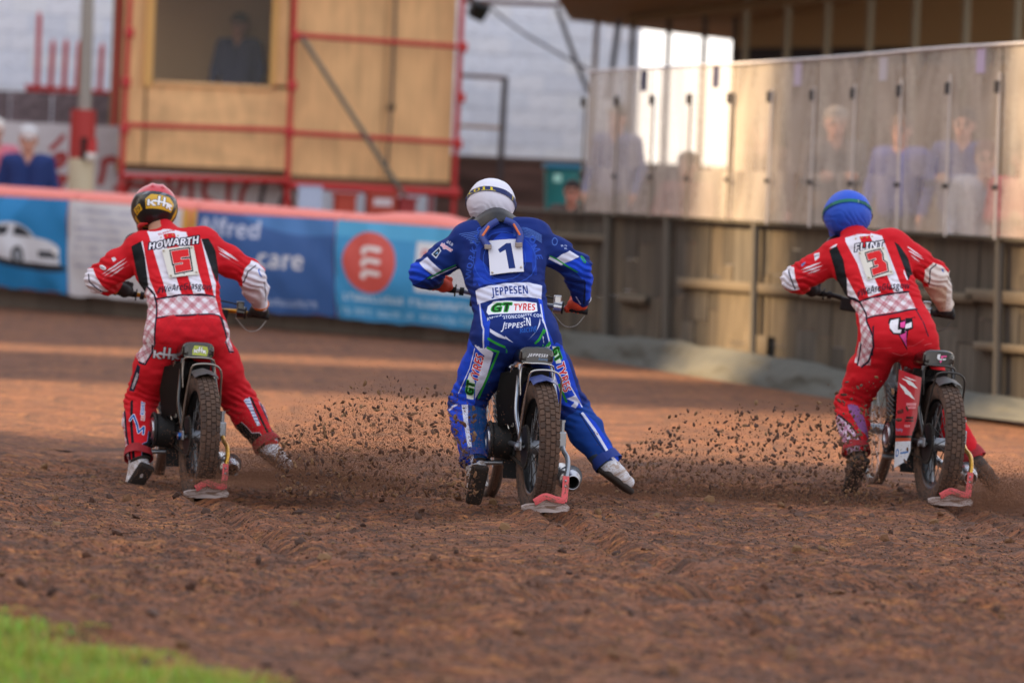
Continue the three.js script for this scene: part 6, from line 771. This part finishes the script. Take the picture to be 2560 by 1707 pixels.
  const ft = p('front_tyre', new THREE.TorusGeometry(0.325, 0.032, 14, 60).rotateY(Math.PI / 2).translate(0, 0.36, fz), tyreM); const fr = p('front_rim', new THREE.TorusGeometry(0.29, 0.012, 8, 60).rotateY(Math.PI / 2).translate(0, 0.36, fz), blackGloss); for (let i = 0; i < 20; i++) { const a = i / 20 * 2 * Math.PI; p('spoke', rod(V3((i & 1 ? 1 : -1) * 0.025, 0.36, fz), V3(0, 0.36 + Math.cos(a) * 0.29, fz + Math.sin(a) * 0.29), 0.002, 0.002, 6), alu, fr); } p('front_hub', discX(0.03, 0.03, 0.08).translate(0, 0.36, fz), alu); p('front_mudguard', (() => { const rows = []; for (let i = 0; i <= 14; i++) { const a = (-20 + 80 * i / 14) * RAD; rows.push([-1, 0, 1].map((t) => V3(t * 0.045, 0.36 + Math.cos(a) * (0.39 - 0.014 * t * t), fz + Math.sin(a) * (0.39 - 0.014 * t * t)))); } return loft(rows); })(), o.guard);
  p('foot_peg', rod(V3(-0.08, 0.24, -0.42), V3(-0.2, 0.235, -0.42), 0.013), alu); p('foot_peg', rod(V3(0.08, 0.3, -0.45), V3(0.19, 0.3, -0.45), 0.013), alu);
  o.extra?.({ g, p, Vb, loft });
  return g;
}
const seatText = (bg, f) => (c, w, h) => { c.fillStyle = bg; c.fillRect(0, 0, w, h); specks(c, 3, 0, 0, w, h, 70, '120,100,86', 3); f(c, w, h); };
const gold = mat([200, 150, 58], 0.3, { metalness: 0.9 });
buildBike({ F: F1, seed: 1, yaw: 10.5, lean: -3, blocks: 60, label: 'black speedway motorcycle under the number 5 rider', frame: blackGloss, wire: mat([150, 144, 136], 0.35, { metalness: 0.8 }), anod: mat([44, 96, 170], 0.3, { metalness: 0.8 }), guard: mat([58, 56, 54], 0.5, { side: THREE.DoubleSide }), arm: gold, bar: gold, gripM: blackMatt, throttle: blackGloss, lever: mat([58, 40, 92], 0.4), cable: mat([150, 146, 142], 0.4), tank: mat([176, 30, 40], 0.3, { clearcoat: 0.6 }), hands: [[312, 727, -0.95], [645, 783, -0.96]],
  seatPrint: seatText('#15201e', (c, w, h) => { poly(c, '#a8b81c', [w * 0.28, h * 0.5], [w * 0.34, h * 0.14], [w * 0.8, h * 0.18], [w * 0.84, h * 0.5], [w * 0.8, h * 0.9], [w * 0.28, h * 0.84]); khr(c, w * 0.55, h * 0.5, 0.95, 0.04, '#eef0f2', '#1a1c1a'); c.fillStyle = '#c8d44a'; c.fillRect(w * 0.93, h * 0.1, 16, h * 0.8); }) });
buildBike({ F: F2, seed: 2, yaw: 10.5, lean: -3, label: 'speedway motorcycle with blue rear mudguard under the number 1 rider', frame: mat([150, 158, 170], 0.28, { metalness: 0.9 }), wire: mat([186, 184, 180], 0.25, { metalness: 0.9 }), anod: alu, guard: mat([42, 58, 120], 0.4, { side: THREE.DoubleSide, clearcoat: 0.4 }), arm: alu, bar: alu, gripM: blackMatt, throttle: chrome, lever: blackMatt, cable: mat([130, 128, 124], 0.4), tank: mat([24, 50, 150], 0.3, { clearcoat: 0.6 }), hands: [[1108, 714, -0.95], [1442, 768, -0.96]],
  seatPrint: seatText('#2a2c32', (c, w, h) => { text(c, 'JEPPESEN', w * 0.55, h * 0.46, 76, { fill: '#d4d8e0', sx: 1.06, font: 'italic bold', stroke: '#111318', lw: 6 }); text(c, 'Racing', w * 0.7, h * 0.72, 52, { fill: '#2f84c4', font: 'italic', family: 'serif' }); }) });
buildBike({ F: F3, seed: 3, yaw: 15, lean: -5, blocks: 60, label: 'speedway motorcycle with red claw mark side panel under the number 3 rider', frame: blackGloss, wire: mat([70, 68, 66], 0.4, { metalness: 0.7 }), anod: alu, guard: mat([52, 49, 47], 0.45, { side: THREE.DoubleSide }), arm: gold, bar: blackMatt, gripM: blackMatt, throttle: chrome, lever: blackMatt, cable: mat([50, 46, 44], 0.5), tank: mat([170, 30, 40], 0.3, { clearcoat: 0.6 }), hands: [[2034, 726, -0.95], [2362, 784, -0.96]],
  seatPrint: seatText('#171b1e', (c, w, h) => { poly(c, '#dfe2e8', [w * 0.42, h * 0.2], [w * 0.52, h * 0.16], [w * 0.5, h * 0.5], [w * 0.6, h * 0.52], [w * 0.56, h * 0.62], [w * 0.44, h * 0.58], [w * 0.4, h * 0.44]); poly(c, '#e0418e', [w * 0.54, h * 0.28], [w * 0.76, h * 0.22], [w * 0.74, h * 0.34], [w * 0.64, h * 0.36], [w * 0.6, h * 0.5], [w * 0.55, h * 0.48]); poly(c, '#e0418e', [w * 0.5, h * 0.66], [w * 0.6, h * 0.64], [w * 0.54, h * 0.86]); poly(c, '#dfe2e8', [w * 0.62, h * 0.5], [w * 0.74, h * 0.46], [w * 0.72, h * 0.56], [w * 0.6, h * 0.6]); c.fillStyle = '#c8d0c0'; c.fillRect(w * 0.94, h * 0.08, 18, h * 0.84); }),
  extra: ({ p, Vb }) => {
    const Zq = (x, y, z) => Vb(2040 + x / 3.337, 820 + y / 3.337, z), rows = [[330, 700, 892, 400], [420, 694, 890, 430], [600, 680, 872, 600], [760, 672, 848, 760], [900, 672, 806, 900], [1030, 664, 798, 1010], [1150, 656, 768, 1085]].map(([yl, xl, xr, yr]) => span(0, 1, 8).map((t) => Zq(xl + (xr - xl) * t, yl + (yr - yl) * t, -0.1 + 0.06 * t + 0.015 * Math.sin(Math.PI * t))));
    const fr = loft(rows.slice().reverse()); const uv = fr.attributes.uv; for (let i = 0; i < uv.count; i++) { const a = uv.getX(i), b = uv.getY(i); uv.setXY(i, b, a); }
    const pn = p('side_panel', fr, mat([255, 255, 255], 0.35, { side: THREE.DoubleSide, clearcoat: 0.4, map: canvasTex(256, 1024, (c, w, h) => { c.fillStyle = '#b3202c'; c.fillRect(0, 0, w, h); claws(c, [[60, 90, 200, 160, 22], [30, 130, 220, 230, 24], [10, 190, 200, 320, 26]], '#d8e2e2'); c.fillStyle = '#d88a92'; c.fillRect(110, 350, 110, 50); text(c, 'monster', 165, 376, 30, { fill: '#b3202c' }); poly(c, '#5a1018', [10, 420], [80, 400], [90, 440], [20, 450]); c.fillStyle = '#2a1014'; c.fillRect(120, 470, 90, 22); c.fillRect(110, 500, 105, 16); text(c, 'TALK', 150, 560, 32, { fill: '#e2b8bc' }); text(c, 'Taffy', 50, 600, 40, { fill: '#6a9ac4' }); c.fillStyle = '#1a1216'; c.fillRect(0, 655, w, 26); c.fillStyle = '#b4482c'; c.fillRect(0, 681, w, 40); c.fillStyle = '#cfd4dc'; c.fillRect(0, 721, w, 310); c.fillStyle = '#3a74b8'; c.beginPath(); c.ellipse(40, 850, 26, 50, 0, 0, 7); c.fill(); c.fillStyle = '#cfd4dc'; c.beginPath(); c.ellipse(40, 850, 13, 28, 0, 0, 7); c.fill(); c.fillStyle = '#3a74b8'; c.fillRect(90, 845, 130, 26); specks(c, 8, 0, 600, w, h, 150, '110,80,60', 7); }) }));
    p('panel_edge', tube(rows.map((q) => q[8]), 0.004, 30, 6), blackMatt);
  } });
// ---------- dirt thrown up by the wheels and trailing boots ----------
const gauss = (r) => Math.sqrt(-2 * Math.log(r() + 1e-9)) * Math.cos(6.2832 * r());
const spray = (F, px0, px1, ytop, ybot, power, sizes) => (r) => {
  const t = r(), px = px0 + (px1 - px0) * t, k = Math.pow(r(), power), lim = ytop(t), py = ybot - (ybot - lim) * k * (0.85 + 0.2 * r()), z = -0.35 + 0.8 * r();
  const s = (sizes[0] + (sizes[1] - sizes[0]) * Math.pow(r(), 8)), p = F.V(px, py, z).applyQuaternion(F.q).add(F.foot); p.y = Math.max(p.y, 0.01);
  return { p, s, tone: clodTones[Math.floor(r() * 6)], stretch: [1.5, 0.6 + 0.5 * r(), 0.8] };
};
const hump = (a, b, m, c) => (t) => { const q = (t - c) / (t < c ? c : 1 - c); return m + (a + (b - a) * t - m) * Math.min(1, q * q); };
scatter('flying_dirt', 'spray of dirt clods thrown up between the left and middle riders', 'dirt', 6000, 41, spray(F2, 690, 1190, hump(1110, 1010, 945, 0.66), 1240, 1.5, [0.0014, 0.0125]));
scatter('flying_dirt', 'spray of dirt clods thrown up between the middle and right riders', 'dirt', 9500, 42, spray(F3, 1540, 2200, hump(1130, 1000, 1010, 0.55), 1290, 1.25, [0.0016, 0.0135]));
scatter('flying_dirt', 'coarse dirt clods thrown round the legs of the right rider', 'dirt', 420, 43, spray(F3, 2030, 2300, hump(1010, 1010, 940, 0.5), 1270, 1.0, [0.003, 0.018]));
const hazeTone = srgb(116, 80, 58);
const dust = (F, cx, cy, sx, sy) => (r) => { const p = F.V(cx + gauss(r) * sx, cy + gauss(r) * sy, 0.2 + 0.3 * gauss(r)).applyQuaternion(F.q).add(F.foot); p.y = Math.max(p.y, 0.008); return { p, s: 0.0011 + 0.0016 * r(), tone: hazeTone }; };
scatter('dirt_haze', 'thin haze of fine dirt in the spray left of the middle rider', 'dirt', 14000, 47, dust(F2, 980, 1120, 110, 70));
scatter('dirt_haze', 'fine brown dirt haze behind the left rider rear wheel', 'dirt', 70000, 44, dust(F1, 740, 1220, 125, 66));
scatter('dirt_haze', 'fine brown dirt haze trailing between the middle and right riders', 'dirt', 34000, 45, dust(F3, 1720, 1250, 210, 50));
scatter('dirt_haze', 'fine brown dirt haze at the right rider trailing boot', 'dirt', 20000, 46, dust(F3, 2500, 1235, 70, 36));
scene.traverse((o) => { if (o.isMesh) { o.castShadow = true; o.receiveShadow = true; } });
renderer.render(scene, camera);
